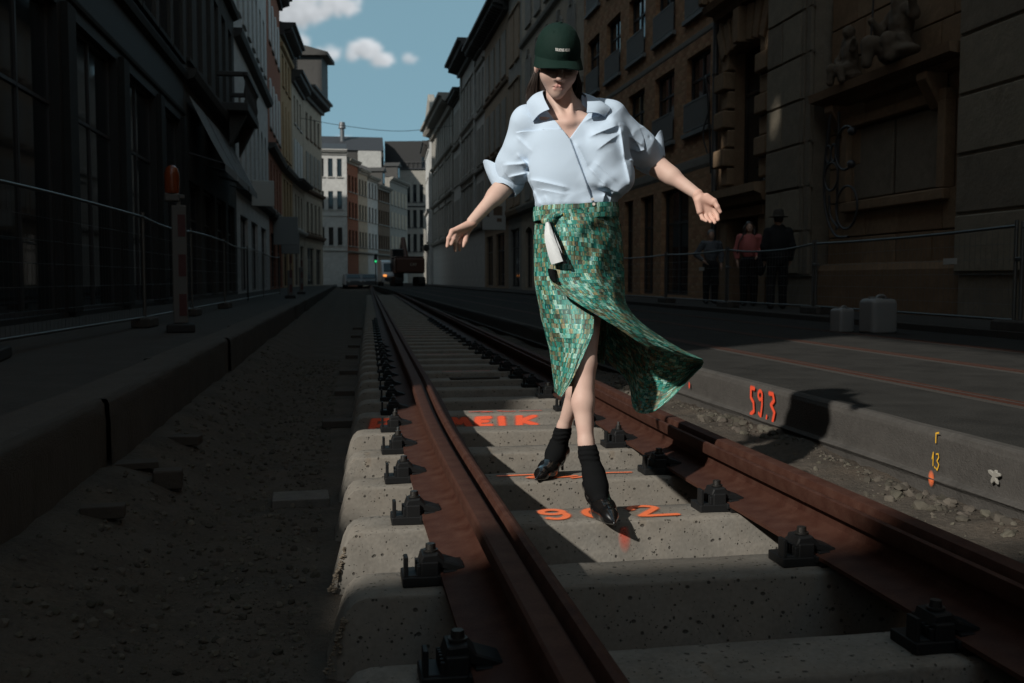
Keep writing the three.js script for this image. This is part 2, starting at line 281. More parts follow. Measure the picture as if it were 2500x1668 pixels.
// grooved rails, swept along the track
function railGeo(mirror) {
  const prof = [[-0.155, 0.012], [-0.155, 0.024], [-0.10, 0.032], [-0.035, 0.046], [-0.016, 0.062], [-0.013, 0.085], [-0.014, 0.112], [-0.045, 0.124], [-0.058, 0.130], [-0.060, 0.150], [-0.057, 0.165], [-0.050, 0.170], [-0.008, 0.171], [-0.001, 0.168], [0.002, 0.160], [0.004, 0.128], [0.028, 0.126], [0.034, 0.150], [0.038, 0.160], [0.050, 0.164], [0.060, 0.161], [0.060, 0.150], [0.050, 0.112], [0.018, 0.100], [0.013, 0.085], [0.016, 0.062], [0.035, 0.046], [0.10, 0.032], [0.155, 0.024], [0.155, 0.012]];
  const zs = []; for (let z = 1.2; z > -12; z -= 0.12) zs.push(z); for (let z = -12; z > -140; z -= 1.2) zs.push(z);
  const n = prof.length, pos = [], uv = [], idx = []; let len = [0]; for (let i = 1; i < n; i++) len.push(len[i - 1] + Math.hypot(prof[i][0] - prof[i - 1][0], prof[i][1] - prof[i - 1][1]));
  for (const z of zs) prof.forEach(([x, y], i) => { const e = 0; pos.push((mirror ? -x : x) + trackX(z) + e, y + 0.01 + e, z); uv.push(len[i], z); });
  for (let j = 0; j < zs.length - 1; j++) for (let i = 0; i < n - 1; i++) { const a = j * n + i; if (mirror) idx.push(a, a + n, a + 1, a + 1, a + n, a + n + 1); else idx.push(a, a + 1, a + n, a + 1, a + n + 1, a + n); }
  const g = new THREE.BufferGeometry(); g.setAttribute('position', new THREE.Float32BufferAttribute(pos, 3)); g.setAttribute('uv', new THREE.Float32BufferAttribute(uv, 2)); g.setIndex(idx); return toCreasedNormals(g, 0.55);
}
for (const [x, m, l] of [[RAIL_L, false, 'rusty brown grooved tram rail on the left of the walking woman'], [RAIL_R, true, 'rusty brown grooved tram rail on the right of the walking woman']]) {
  const o = thing('tram_rail', l, 'rail', [x, 0, 0], 0, 'rails of the near track'); mesh('grooved_rail', railGeo(m), 'rust', o);
}
// rubber pads between foot and sleeper
for (const o of sleepers.slice(0, 26)) for (const x of [RAIL_L, RAIL_R]) mesh('rail_pad', PAD(), 'black_plastic', o).position.x = x;
function PAD() { return PAD.g ??= box(0.3, 0.018, 0.15, 0, 0.011, 0); }

// spray-painted marks: real sheets of paint a hair above the concrete
function paintTex(w, h, draw, seed) {
  return canvasTex(w, h, (g) => {
    g.fillStyle = '#000'; g.fillRect(0, 0, w, h); g.lineCap = 'round'; g.lineJoin = 'round';
    const stroke = (pts, lw) => { for (const [k, a] of [[1.75, 0.10], [1.4, 0.22], [1.15, 0.45], [0.9, 1]]) { g.strokeStyle = `rgba(255,255,255,${a})`; g.lineWidth = lw * k; g.beginPath(); pts.forEach((p, i) => i ? g.lineTo(p[0] * w, p[1] * h) : g.moveTo(p[0] * w, p[1] * h)); g.stroke(); } };
    draw(stroke, g);
    const r = rng(seed); const N = w * h / 60;
    for (let k = 0; k < N; k++) { const v = r(); g.fillStyle = v < 0.55 ? `rgba(0,0,0,${0.25 + 0.5 * r()})` : `rgba(255,255,255,${0.05 * r()})`; g.fillRect(r() * w, r() * h, 1 + r() * 1.6, 1 + r() * 1.6); }
  }, false);
}
const arcPts = (cx, cy, rx, ry, a0, a1, n = 14) => Array.from({ length: n + 1 }, (_, i) => { const a = R(mix(a0, a1, i / n)); return [cx + rx * Math.cos(a), cy + ry * Math.sin(a)]; });
function paint(name, parent, w, h, tex, rgb, p, e, label) {
  const m = new THREE.MeshPhysicalMaterial({ roughness: 0.55, transparent: true, alphaMap: tex, depthWrite: false }); m.color.setRGB(...rgb); m.name = 'spray_paint';
  const g = new THREE.PlaneGeometry(w, h); const o = mesh(name, g, m, parent); o.position.set(...p); o.rotation.set(...e); o.castShadow = false; if (label) o.userData.label = label; return o;
}
const ORANGE = [0.92, 0.20, 0.07], ORANGE2 = [0.80, 0.085, 0.035], YELLOW = [0.75, 0.42, 0.03];
const S = (k) => sleepers[k + 1];
paint('painted_number', S(2), 0.52, 0.20, paintTex(512, 192, (s) => {
  s([...arcPts(0.13, 0.30, 0.075, 0.17, 20, -330, 22), [0.205, 0.42], ...arcPts(0.13, 0.52, 0.085, 0.30, 0, 130, 10)], 25);   // 9
  s(arcPts(0.44, 0.52, 0.085, 0.34, 0, 360, 26), 24);                                                                        // 0
  s([[0.70, 0.34], ...arcPts(0.79, 0.28, 0.09, 0.16, 180, 380, 12), [0.72, 0.84], [0.76, 0.86], [0.97, 0.84]], 25);           // 2
}, 1), ORANGE, [0.915, 0.0045, 0.0], [-Math.PI / 2, 0, 0], 'orange sprayed number 902');
paint('paint_drip', S(2), 0.06, 0.13, paintTex(64, 160, (s, g) => { for (let k = 0; k < 12; k++) { g.fillStyle = 'rgba(255,255,255,0.055)'; g.beginPath(); g.ellipse(32, 50 - k * 3, 25 - k * 1.6, 62 - k * 4, 0, 0, 7); g.fill(); } }, 2), ORANGE2, [0.95, -0.085, 0.1265], [-R(9), 0, 0], 'faint orange overspray');
paint('painted_mark', S(3), 0.62, 0.19, paintTex(512, 160, (s) => { s([[0.03, 0.36], [0.22, 0.34], [0.36, 0.30], [0.28, 0.5], [0.22, 0.66], [0.3, 0.78], [0.5, 0.70], [0.56, 0.62]], 15); s([[0.52, 0.86], [0.60, 0.76], [0.64, 0.6]], 15); s([[0.72, 0.44], [0.84, 0.40], [0.97, 0.44]], 13); }, 3), ORANGE, [0.92, 0.0045, 0.0], [-Math.PI / 2, 0, 0], 'orange sprayed hook and dash');
const LET = paintTex(1024, 140, (s) => {
  const lw = 38; s([[0.035, 0.92], [0.05, 0.12], [0.115, 0.14], [0.14, 0.34], [0.115, 0.62], [0.06, 0.72]], lw);                               // D / P
  s([[0.46, 0.95], [0.475, 0.2], [0.505, 0.62], [0.53, 0.2], [0.56, 0.95]], lw);                                                            // M
  s([[0.665, 0.16], [0.61, 0.18], [0.605, 0.52], [0.65, 0.5], [0.605, 0.52], [0.61, 0.9], [0.67, 0.9]], lw);                                 // E
  s([[0.735, 0.18], [0.74, 0.92]], lw);                                                                                                      // I
  s([[0.835, 0.12], [0.835, 0.92]], lw); s([[0.915, 0.12], [0.85, 0.52], [0.92, 0.92]], lw);                                                  // K
}, 4);
paint('painted_letters', S(6), 1.15, 0.066, LET, [0.88, 0.12, 0.05], [0.62, -0.041, 0.1170], [-R(8.6), 0, 0], 'thick orange sprayed capital letters');
paint('painted_squiggle', S(6), 0.5, 0.16, paintTex(256, 96, (s) => { s([[0.05, 0.55], [0.2, 0.4], [0.33, 0.55], [0.2, 0.68]], 9); s([[0.42, 0.35], [0.5, 0.62], [0.62, 0.6]], 9); s([[0.7, 0.55], [0.97, 0.52]], 8); }, 5), ORANGE2, [0.93, 0.0045, 0.0], [-Math.PI / 2, 0, 0]);
for (const [k, x, w] of [[10, 0.95, 0.5], [13, 0.9, 0.42], [18, 0.8, 0.5], [21, 0.75, 0.5]]) paint('painted_dash', S(k), w, 0.08, paintTex(128, 32, (s) => { s([[0.08, 0.5], [0.4, 0.45]], 6); s([[0.5, 0.55], [0.92, 0.5]], 6); }, 6 + k), ORANGE2, [x, 0.0045, 0.02], [-Math.PI / 2, 0, 0]);

// broken corners: exposed aggregate on two sleeper ends
for (const k of [1, 2]) {
  const r = rng(40 + k), gs = []; for (let i = 0; i < 110; i++) { const t = r(), g = pebble(300 + i % 5).clone(); const s = 0.002 + r() * r() * 0.006; g.scale(s, s, s); g.rotateY(r() * 6); g.translate(mix(-0.075, -0.022, 1 - t) + 0.030 * r() * r() * (0.4 + t), mix(-0.2, -0.06, 1 - t) + 0.01 * r(), 0.110 + 0.028 * t + 0.003 * r() - 0.004); gs.push(g); }
  mesh('broken_corner', gs, M.aggregate ?? mat('aggregate', [0.15, 0.125, 0.095], 0.95), S(k)).userData.label = 'broken corner with exposed aggregate';
}

// the raised concrete road on the right with its tram grooves
const RX = 2.36, RY = 0.23;
{
  const g = gridSurf(40, 260, (u, v) => { const z = 3 - 150 * Math.pow(v, 1.6), n = fbm(z * 3, 4, 1) * 0.012, w = u < 0.5 ? 0 : 1; const P = [[0.02, -0.20], [0.02, 0.005], [0.0, 0.03], [0.028, 0.045], [0.030, 0.19], [0.038, RY - 0.012], [0.055, RY - 0.002], [0.085, RY]]; const k = u * 7, i = Math.min(6, Math.floor(k)), f = k - i; const x = RX + mix(P[i][0], P[i + 1][0], f) + n + 0.006 * n3(u * 12, z * 9, 4), y = mix(P[i][1], P[i + 1][1], f) + 0.006 * n3(z * 5, u * 6, 9) * (u < 0.95 ? 1 : 0); return [x, y, z, z, y]; });
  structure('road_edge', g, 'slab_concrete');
  const t = gridSurf(8, 60, (u, v) => { const z = 3 - 150 * v, x = mix(RX + 0.08, 6.75, u); return [x, RY - 0.0005 - (u === 0 ? 0.001 : 0), z, x, z]; }); structure('road', t, 'asphalt');
}
mat('mastic', [0.05, 0.047, 0.043], 0.9, { ...B(texs.rough, 3, 0.002) });
{
  let q = 0; for (const [x, l] of [[3.26, 'rusty rail sunk in the road surface, nearest the concrete edge'], [4.42, 'rusty rail sunk in the road surface, middle of three lines'], [5.6, 'rusty rail sunk in the road surface, nearest the fence']]) {
    const o = thing('road_rail', l, 'rail', [x, RY, -72], 0, 'rails sunk in the road');
    mesh('bedding', box(0.17, 0.008, 150, 0, 0.0, 0), 'mastic', o); mesh('head', box(0.05, 0.012, 150, -0.02, 0.001, 0), 'rust', o); mesh('lip', box(0.02, 0.012, 150, 0.055, 0.001, 0), 'rust', o); q++;
  }
}
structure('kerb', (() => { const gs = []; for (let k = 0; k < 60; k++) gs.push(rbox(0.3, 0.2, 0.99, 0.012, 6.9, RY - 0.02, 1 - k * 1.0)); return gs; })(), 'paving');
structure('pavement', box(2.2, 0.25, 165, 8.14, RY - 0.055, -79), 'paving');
structure('far_road', box(5, 0.1, 60, 4.6, RY - 0.06, -178), 'asphalt');
// marks on the road edge
{
  const paintO = thing('painted_distance', 'orange sprayed number 59.3 on the concrete road edge', 'painted mark', [RX, 0, -5.45]);
  paint('painted_number', paintO, 0.40, 0.21, paintTex(384, 200, (s) => {
    s([[0.20, 0.12], [0.08, 0.12], [0.08, 0.40], [0.18, 0.52], [0.2, 0.76], [0.08, 0.88]], 20); s([...arcPts(0.42, 0.26, 0.07, 0.12, 0, 340, 14), [0.49, 0.5], [0.45, 0.84], [0.38, 0.78]], 17); s([[0.66, 0.78], [0.64, 0.92]], 14); s([[0.74, 0.14], [0.86, 0.14], [0.90, 0.3], [0.80, 0.44], [0.92, 0.62], [0.86, 0.9]], 20);
  }, 21), ORANGE2, [0.015, 0.12, 0], [0, -Math.PI / 2, 0]);
  const o2 = thing('painted_level', 'yellow 1.3 level mark with orange dot on the concrete road edge', 'painted mark', [RX, 0, -3.72]);
  paint('painted_number', o2, 0.075, 0.17, paintTex(96, 200, (s) => { s([[0.5, 0.30], [0.5, 0.08], [0.75, 0.05]], 7); s([[0.2, 0.72], [0.3, 0.56], [0.3, 0.88]], 6); s([[0.45, 0.9], [0.46, 0.92]], 6); s([[0.58, 0.58], [0.75, 0.56], [0.82, 0.64], [0.66, 0.74], [0.84, 0.82], [0.7, 0.96], [0.56, 0.92]], 6); }, 22), YELLOW, [0.018, 0.145, 0], [0, -Math.PI / 2, 0]);
  paint('paint_dot', o2, 0.05, 0.075, paintTex(48, 72, (s, g) => { for (let k = 0; k < 8; k++) { g.fillStyle = 'rgba(255,255,255,0.2)'; g.beginPath(); g.ellipse(24, 36, 21 - k * 2, 33 - k * 3.4, 0, 0, 7); g.fill(); } }, 23), ORANGE, [0.002, 0.030, 0], [0, -Math.PI / 2, 0]);
  const o3 = thing('painted_dot', 'small orange dot on the road edge behind the skirt', 'painted mark', [RX, 0, -6.7]);
  paint('paint_dot', o3, 0.04, 0.06, paintTex(48, 72, (s, g) => { for (let k = 0; k < 6; k++) { g.fillStyle = 'rgba(255,255,255,0.3)'; g.beginPath(); g.ellipse(24, 36, 20 - k * 2, 32 - k * 3, 0, 0, 7); g.fill(); } }, 24), ORANGE2, [0.012, 0.10, 0], [0, -Math.PI / 2, 0]);
  mat('mortar', [0.24, 0.23, 0.205], 0.95);
  for (const [z, y, a, b, l] of [[-3.33, 0.115, 0.035, 0.03, 'pale mortar splash beside the yellow level mark'], [-3.03, 0.05, 0.05, 0.025, 'wide pale mortar splash low on the road edge'], [-2.42, 0.055, 0.03, 0.018, 'small yellowish mortar splash near the right picture edge']]) {
    const r = rng(Math.round(-z * 100)), pts = []; for (let k = 0; k < 26; k++) { const t = k / 26 * 6.283, q = 0.8 + 0.9 * n3(Math.cos(t) * 1.3 + z * 3, Math.sin(t) * 1.3, 7) + 0.12 * r(); pts.push([Math.cos(t) * a * q, Math.sin(t) * b * q]); }
    const o = mesh('mortar_splash', extrudeShape(pts, 0.006, 0.002), 'mortar'); o.position.set(RX + 0.016, y, z); o.rotation.y = -Math.PI / 2; tag(o, l, 'mortar splash', 'mortar splashes');
  }
}

// low retaining wall, dirt and pavement on the left
{
  const o = thing('low_wall', 'long low concrete wall left of the track bed', 'wall', [-1.25, 0, 0]);
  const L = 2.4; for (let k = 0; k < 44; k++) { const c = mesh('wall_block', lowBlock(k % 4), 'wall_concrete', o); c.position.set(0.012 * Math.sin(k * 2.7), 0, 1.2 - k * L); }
  function lowBlock(v) { lowBlock.c ??= {}; return lowBlock.c[v] ??= (() => { const g = gridSurf(16, 20, (u, w) => { const P = [[0.15, -0.4], [0.15, 0.20], [0.148, 0.275], [0.132, 0.296], [0.1, 0.3], [-0.1, 0.302], [-0.14, 0.295], [-0.15, 0.27], [-0.15, -0.2]]; const k = u * 8, i = Math.min(7, Math.floor(k)), f = k - i; const z = (w - 0.5) * (L - 0.008); const e = 0.006 * n3(u * 8 + v * 5, z * 4, v) + 0.003 * n3(u * 20, z * 18, v); return [mix(P[i][0], P[i + 1][0], f) + e, mix(P[i][1], P[i + 1][1], f) + e, z, z, u * 1.3]; }); return g; })(); }
}
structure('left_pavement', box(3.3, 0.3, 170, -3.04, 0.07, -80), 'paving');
// blocks, boards and scraps lying on the dirt
mat('dark_timber', [0.055, 0.047, 0.04], 0.9, { ...B(texs.rough, 3, 0.003) });
mat('pale_slab', [0.15, 0.138, 0.125], 0.92, { ...C(texs.plaster, 2), ...B(texs.grit, 2, 0.003) });
function scrap(name, label, cat, w, h, d, x, z, ry, m, group) { const o = mesh(name, rbox(w, h, d, Math.min(w, h, d) * 0.12), m); o.position.set(x, groundY(x, z) + h / 2 - 0.004, z); o.rotation.y = ry; tag(o, label, cat, group); return o; }
scrap('concrete_block', 'pale flat block lying against the lit sleeper ends', 'block', 0.26, 0.045, 0.2, -0.23, -4.75, 0.05, 'pale_slab');
scrap('timber_offcut', 'dark block on the dirt, nearest the camera', 'offcut', 0.16, 0.05, 0.07, -0.93, -3.95, 0.1, 'dark_timber', 'dark offcuts on the dirt');
scrap('timber_offcut', 'dark upright block with a flat board, middle of the dirt', 'offcut', 0.13, 0.09, 0.1, -0.83, -4.75, 0.1, 'dark_timber', 'dark offcuts on the dirt');
scrap('timber_offcut', 'thin dark board lying beside the upright dark block', 'offcut', 0.2, 0.03, 0.12, -1.0, -4.9, 0.2, 'dark_timber', 'dark offcuts on the dirt');
scrap('timber_offcut', 'dark offcut farthest up the dirt strip', 'offcut', 0.17, 0.05, 0.1, -0.9, -5.7, -0.1, 'dark_timber', 'dark offcuts on the dirt');
[[-7.2, 0.22], [-9.2, 0.18], [-11.2, 0.2], [-13.4, 0.16], [-15.6, 0.18], [-18.2, 0.18], [-21, 0.2]].forEach(([z, w], k) => scrap('packing_board', ['dark packing board by the sleeper ends, nearest of a row', 'second dark packing board up the row of sleeper ends', 'third dark packing board up the row of sleeper ends', 'fourth dark packing board up the row of sleeper ends', 'fifth dark packing board up the row of sleeper ends', 'sixth dark packing board up the row of sleeper ends', 'farthest dark packing board by the sleeper ends'][k], 'board', w, 0.05, 0.16, -0.16 + trackX(z), z, 0.04, 'dark_timber', 'packing boards by the sleeper ends'));
{ const o = mesh('plank_scrap', rbox(0.42, 0.012, 0.1, 0.003), 'dark_timber'); o.position.set(0.95 + trackX(-8.6), 0.009, SLEEPER_Z(9)); o.rotation.y = 0.06; tag(o, 'flat dark scrap of board lying on a shaded sleeper', 'board'); }

// ================================================================ buildings
const F = (key, rgb, rough = 0.9, tex = texs.plaster, s = 1 / 2.2, bump = 0.004) => mat(key, rgb, rough, { ...C(tex, s), ...B(texs.rough, 1, bump) });
F('white_render', [0.60, 0.60, 0.58]); F('grey_render', [0.52, 0.51, 0.48]); F('shade_dark_stone', [0.075, 0.073, 0.068]); F('cream_render', [0.50, 0.43, 0.34]); F('ochre_render', [0.42, 0.29, 0.16]); F('warm_stone', [0.38, 0.285, 0.20]); F('grey_stone', [0.34, 0.325, 0.29]);  // the darkest stone here has the left row's shade put into its colour
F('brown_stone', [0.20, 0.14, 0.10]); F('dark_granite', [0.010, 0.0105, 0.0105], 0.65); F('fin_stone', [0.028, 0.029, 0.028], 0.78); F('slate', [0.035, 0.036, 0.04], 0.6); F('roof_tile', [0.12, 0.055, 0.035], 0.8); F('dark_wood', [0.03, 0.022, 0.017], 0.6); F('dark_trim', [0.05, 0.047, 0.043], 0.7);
mat('brown_brick', [0.47, 0.305, 0.19], 0.92, { ...C(texs.brick, 1), ...B(texs.brickB, 1, 0.006) });
mat('red_brick', [0.33, 0.15, 0.10], 0.92, { ...C(texs.brick, 1), ...B(texs.brickB, 1, 0.006) });
for (const k of ['brown_brick', 'red_brick']) { M[k].map.repeat.set(1 / 0.88, 1 / 0.6); M[k].bumpMap.repeat.set(1 / 0.88, 1 / 0.6); }
mat('frame_white', [0.55, 0.55, 0.53], 0.5); mat('frame_dark', [0.03, 0.03, 0.032], 0.5); mat('zinc', [0.12, 0.125, 0.13], 0.5, { metalness: 0.5 });
mat('panel_grey', [0.16, 0.165, 0.16], 0.6, {}); mat('awning', [0.24, 0.24, 0.235], 0.85); mat('awning_dark', [0.07, 0.07, 0.068], 0.85);

const geoCache = {};
const cached = (k, f) => geoCache[k] ??= f();
const f2 = (x) => x.toFixed(2);
function archPts(w, h, rise) { const p = [[-w / 2, 0], [w / 2, 0], [w / 2, h - rise]]; const n = 8; if (rise <= 0) { p[2] = [w / 2, h]; p.push([-w / 2, h]); return p; } const r = (w * w / 4 + rise * rise) / (2 * rise), cy = h - r, a = Math.asin(w / 2 / r); for (let k = 1; k < n; k++) { const t = a - 2 * a * k / n; p.push([r * Math.sin(t), cy + r * Math.cos(t)]); } p.push([-w / 2, h - rise]); return p; }
// one window: frame with mullions, pane behind, sill in front; origin at the middle of its sill line
function windowUnit(parent, w, h, x, y, z, o = {}) {
  const rise = o.rise ?? 0, fr = o.frame ?? 'frame_white', t = Math.min(0.07, w * 0.08), key = `${f2(w)}_${f2(h)}_${rise}_${o.bars ?? 1}`;
  const fg = cached('wf' + key, () => {
    const out = archPts(w, h, rise), inn = archPts(w - 2 * t, h - 2 * t, Math.max(0, rise - t * 0.2)).map(([a, b]) => [a, b + t]);
    const gs = [extrudeShape(out, 0.06, 0, [inn])]; const bars = o.bars ?? 1;
    if (bars >= 1) gs.push(box(t * 0.9, h - 2 * t - rise * 0.3, 0.05, 0, (h - rise * 0.3) / 2, 0.034));
    if (bars >= 1 && h > 1.2) gs.push(box(w - 2 * t, t * 0.8, 0.046, 0, h * 0.68, 0.034));
    return mergeGeometries(gs);
  });
  const f = mesh('window', fg, fr, parent); f.position.set(x, y, z - 0.2);
  const pg = cached('wp' + key, () => extrudeShape(archPts(w - 0.02, h - 0.02, rise).map(([a, b]) => [a, b + 0.01]), 0.012)); const p = mesh('pane', pg, 'glass', f); p.position.z = 0.012;
  if (o.sill) { const sg = cached(`ws${f2(w)}`, () => rbox(w + 0.24, 0.12, 0.34, 0.015, 0, -0.06, 0.14)); mesh('sill', sg, o.sill, f); }
  if (o.surround) { const q = o.sw ?? 0.16, sg = cached('wr' + key + q, () => extrudeShape(archPts(w + 2 * q, h + q, rise ? rise + q * 0.4 : 0), 0.09, 0.012, [archPts(w + 0.012, h + 0.006, rise)])); const s = mesh('surround', sg, o.surround, f); s.position.z = 0.165; if (o.hood) { mesh('hood', cached('wh' + f2(w), () => mergeGeometries([rbox(w + 0.6, 0.1, 0.3, 0.02, 0, 0.3, 0.2), rbox(w + 0.45, 0.12, 0.2, 0.02, 0, 0.2, 0.17)])), o.surround, f).position.y = h; } }
  if (o.rail) { const gs = cached('wb' + f2(w), () => { const a = [box(w + 0.02, 0.04, 0.03, 0, 0.75, 0.26), box(w + 0.02, 0.03, 0.03, 0, 0.06, 0.26)]; const n = Math.round(w / 0.085); for (let k = 0; k <= n; k++) a.push(box(0.035, 0.7, 0.025, -w / 2 + k * w / n, 0.4, 0.258)); return mergeGeometries(a); }); mesh('balustrade', gs, o.railMat ?? 'panel_grey', f); }
  return f;
}
function profileX(pts, w, x0 = 0) { const g = extrudeShape(pts, w); g.rotateY(-Math.PI / 2); g.translate(x0 + w, 0, 0); return metreUV(g); }   // profile (z, y) run along x from x0
function houseFrame(sp) {
  const [ax, az] = sp.a, [bx, bz] = sp.b, w = Math.hypot(bx - ax, bz - az);
  const o = thing(sp.name ?? 'town_house', sp.label, 'building', [ax, 0, az], Math.atan2(-(bz - az), bx - ax), sp.group ?? 'town houses along the street'); o.userData.w = undefined; delete o.userData.w; return [o, w];
}
function house(sp) {
  const [o, w] = houseFrame(sp), h = sp.h, D = sp.depth ?? 11, y0 = sp.y0 ?? 0, wall = sp.wall, trim = sp.trim ?? wall, holes = [], wins = [];
  for (const fl of sp.floors) {
    const n = fl.n, m = fl.margin ?? 0.8, pitch = (w - 2 * m) / n;
    for (let k = 0; k < n; k++) { const cx = m + pitch * (k + 0.5); holes.push(archPts(fl.w, fl.h, fl.rise ?? 0).map(([a, b]) => [a + cx, b + fl.y])); wins.push([fl, cx]); }
  }
  for (const [cx, yy, ww, hh, rise, kind] of sp.openings ?? []) { holes.push(archPts(ww, hh, rise ?? 0).map(([a, b]) => [a + cx, b + yy])); wins.push([{ w: ww, h: hh, y: yy, rise: rise ?? 0, kind: kind ?? 'shop' }, cx]); }
  const wg = extrudeShape([[0, y0], [w, y0], [w, h], [0, h]], 0.34, 0, holes); wg.translate(0, 0, -0.34); mesh('wall', wg, wall, o);
  mesh('side_walls', mergeGeometries([box(w, h - y0, D - 0.36, w / 2, (h + y0) / 2, -D / 2 - 0.18)]), sp.side ?? wall, o);
  for (const [fl, cx] of wins) {
    if (fl.kind === 'door') { const d = mesh('door', cached(`dr${f2(fl.w)}${f2(fl.h)}`, () => mergeGeometries([box(fl.w, fl.h, 0.06, 0, fl.h / 2, -0.24), rbox(fl.w * 0.36, fl.h * 0.38, 0.03, 0.008, -fl.w * 0.22, fl.h * 0.25, -0.2), rbox(fl.w * 0.36, fl.h * 0.38, 0.03, 0.008, fl.w * 0.22, fl.h * 0.25, -0.2), rbox(fl.w * 0.36, fl.h * 0.34, 0.03, 0.008, -fl.w * 0.22, fl.h * 0.72, -0.2), rbox(fl.w * 0.36, fl.h * 0.34, 0.03, 0.008, fl.w * 0.22, fl.h * 0.72, -0.2)])), 'dark_wood', o); d.position.set(cx, fl.y, 0); continue; }
    const f = windowUnit(o, fl.w, fl.h, cx, fl.y, 0, { rise: fl.rise, frame: fl.frame ?? (fl.kind === 'shop' ? 'frame_dark' : sp.frame), sill: fl.kind === 'shop' ? null : (fl.sill ?? trim), surround: fl.surround, hood: fl.hood, rail: fl.rail, railMat: fl.railMat, bars: fl.bars });
    if (fl.key) mesh('keystone', cached('ks', () => at(extrudeShape([[-0.12, 0], [0.12, 0], [0.18, 0.42], [-0.18, 0.42]], 0.14, 0.015), 0, 0, 0.18)), trim, f).position.y = fl.h - 0.05;
  }
  for (const [y, hh, pr, m] of sp.bands ?? []) mesh('string_course', profileX([[0.002, y], [pr, y + hh * 0.3], [pr * 1.25, y + hh * 0.8], [pr * 1.25, y + hh], [0.002, y + hh]], w - 0.02, 0.01), m ?? trim, o);
  for (const [x, pw] of sp.pilasters ?? []) mesh('pilaster', rbox(pw, h - 4.6, 0.14, 0.02, x, 4.4 + (h - 4.6) / 2, 0.06), trim, o);
  if (sp.cornice) {
    const [ch, pr, m] = sp.cornice; mesh('cornice', profileX([[0.003, h - ch], [pr * 0.25, h - ch], [pr * 0.3, h - ch * 0.6], [pr * 0.75, h - ch * 0.45], [pr * 0.8, h - ch * 0.2], [pr, h - ch * 0.15], [pr, h + 0.05], [0.003, h + 0.05]], w + (sp.over ?? 0.1), -(sp.over ?? 0.1) / 2), m ?? trim, o);
    if (pr > 0.5) { const n = Math.round(w / 0.55), bg = cached('bracket' + pr, () => extrudeShape([[0, 0], [pr * 0.8, 0.28], [pr * 0.8, 0.42], [0, 0.42]], 0.16, 0.01)); for (let k = 0; k < n; k++) { const b = mesh('bracket', bg, m ?? trim, o); b.rotation.y = -Math.PI / 2; b.position.set((k + 0.5) * w / n + 0.08, h - ch * 0.45 - 0.42, 0.004); } }
  }
  const rf = sp.roof ?? ['slate', 2.6]; if (rf) {
    const [rm, rh] = rf; const g = mesh('roof', profileX([[0.25, h + 0.06], [-D * 0.45, h + rh], [-D * 0.55, h + rh], [-D, h + 0.06]], w, 0), rm, o);
    for (const x of sp.dormers ?? []) { const d = mesh('dormer', mergeGeometries([box(1.3, 1.7, 1.8, x, h + 1.0, -0.9), at(extrudeShape([[-0.85, 0], [0.85, 0], [0, 0.55]], 2.0, 0.01), x, h + 1.85, -1.8)]), 'dark_trim', g); mesh('dormer_pane', box(0.9, 1.2, 0.02, x, h + 1.05, 0.012), 'glass', d); }
    for (const x of sp.chimneys ?? []) mesh('chimney', mergeGeometries([box(0.9, 1.8, 0.6, x, h + rh + 0.4, -D * 0.5), box(1.02, 0.14, 0.72, x, h + rh + 1.3, -D * 0.5)]), 'red_brick', g);
  }
  return [o, w];
}
const LX = -4.5, BX = 8.8;

// ---- right side of the street, near to far
house({ name: 'brick_building', label: 'brown brick building with ribbed window balustrades right of the cap', a: [BX, -36.9], b: [BX, -22.98], h: 19, wall: 'brown_brick', trim: 'warm_stone', frame: 'frame_dark', roof: null,
  floors: [4.62, 7.55, 10.5, 13.4].map((y) => ({ y, h: 1.95, n: 5, w: 1.75, margin: 0.1, rail: true, sill: 'panel_grey' })),
  openings: [[1.4, 0.4, 1.5, 2.9], [3.9, 0.4, 1.9, 2.9], [6.2, 0.4, 1.0, 2.9], [8.15, 0.4, 1.3, 2.9], [10.7, 0.4, 2.3, 2.9]].map((q) => [...q, 0, 'shop']), bands: [[3.62, 0.3, 0.03, 'grey_stone'], [6.9, 0.16, 0.02, 'grey_stone']] });
house({ label: 'pale rendered house with arched windows directly behind the cap', a: [BX, -50.4], b: [BX, -36.92], h: 21, wall: 'cream_render', trim: 'grey_stone', floors: [{ y: 4.8, h: 2.6, n: 5, w: 1.15, rise: 0.25, surround: 'grey_stone', key: true }, { y: 9.0, h: 2.6, n: 5, w: 1.15, rise: 0.25, surround: 'grey_stone', key: true }, { y: 13.2, h: 2.4, n: 5, w: 1.15, rise: 0.25, surround: 'grey_stone' }], bands: [[4.1, 0.4, 0.25], [8.2, 0.25, 0.15], [12.4, 0.25, 0.15], [16.4, 0.5, 0.3]], openings: [[2, 0.4, 1.8, 3.0, 0.2, 'shop'], [4.8, 0.4, 1.3, 3.0, 0.2, 'door'], [7.5, 0.4, 1.8, 3.0, 0.2, 'shop'], [10.7, 0.4, 2.2, 3.0, 0.2, 'shop']], roof: null });
house({ label: 'narrow house with two dormers on its slate roof, next past the pale arched one', a: [BX, -54.6], b: [BX, -50.42], h: 16.6, wall: 'grey_stone', trim: 'warm_stone', floors: [4.8, 8.6, 12.3].map((y) => ({ y, h: 2.3, n: 2, w: 1.05, surround: 'warm_stone', hood: true, margin: 0.4 })), bands: [[4.1, 0.4, 0.25], [16.0, 0.3, 0.3]], openings: [[2.1, 0.4, 2.8, 3.1, 0, 'shop']], cornice: [0.6, 0.6], roof: ['slate', 3.4], dormers: [1.2, 3.0] });
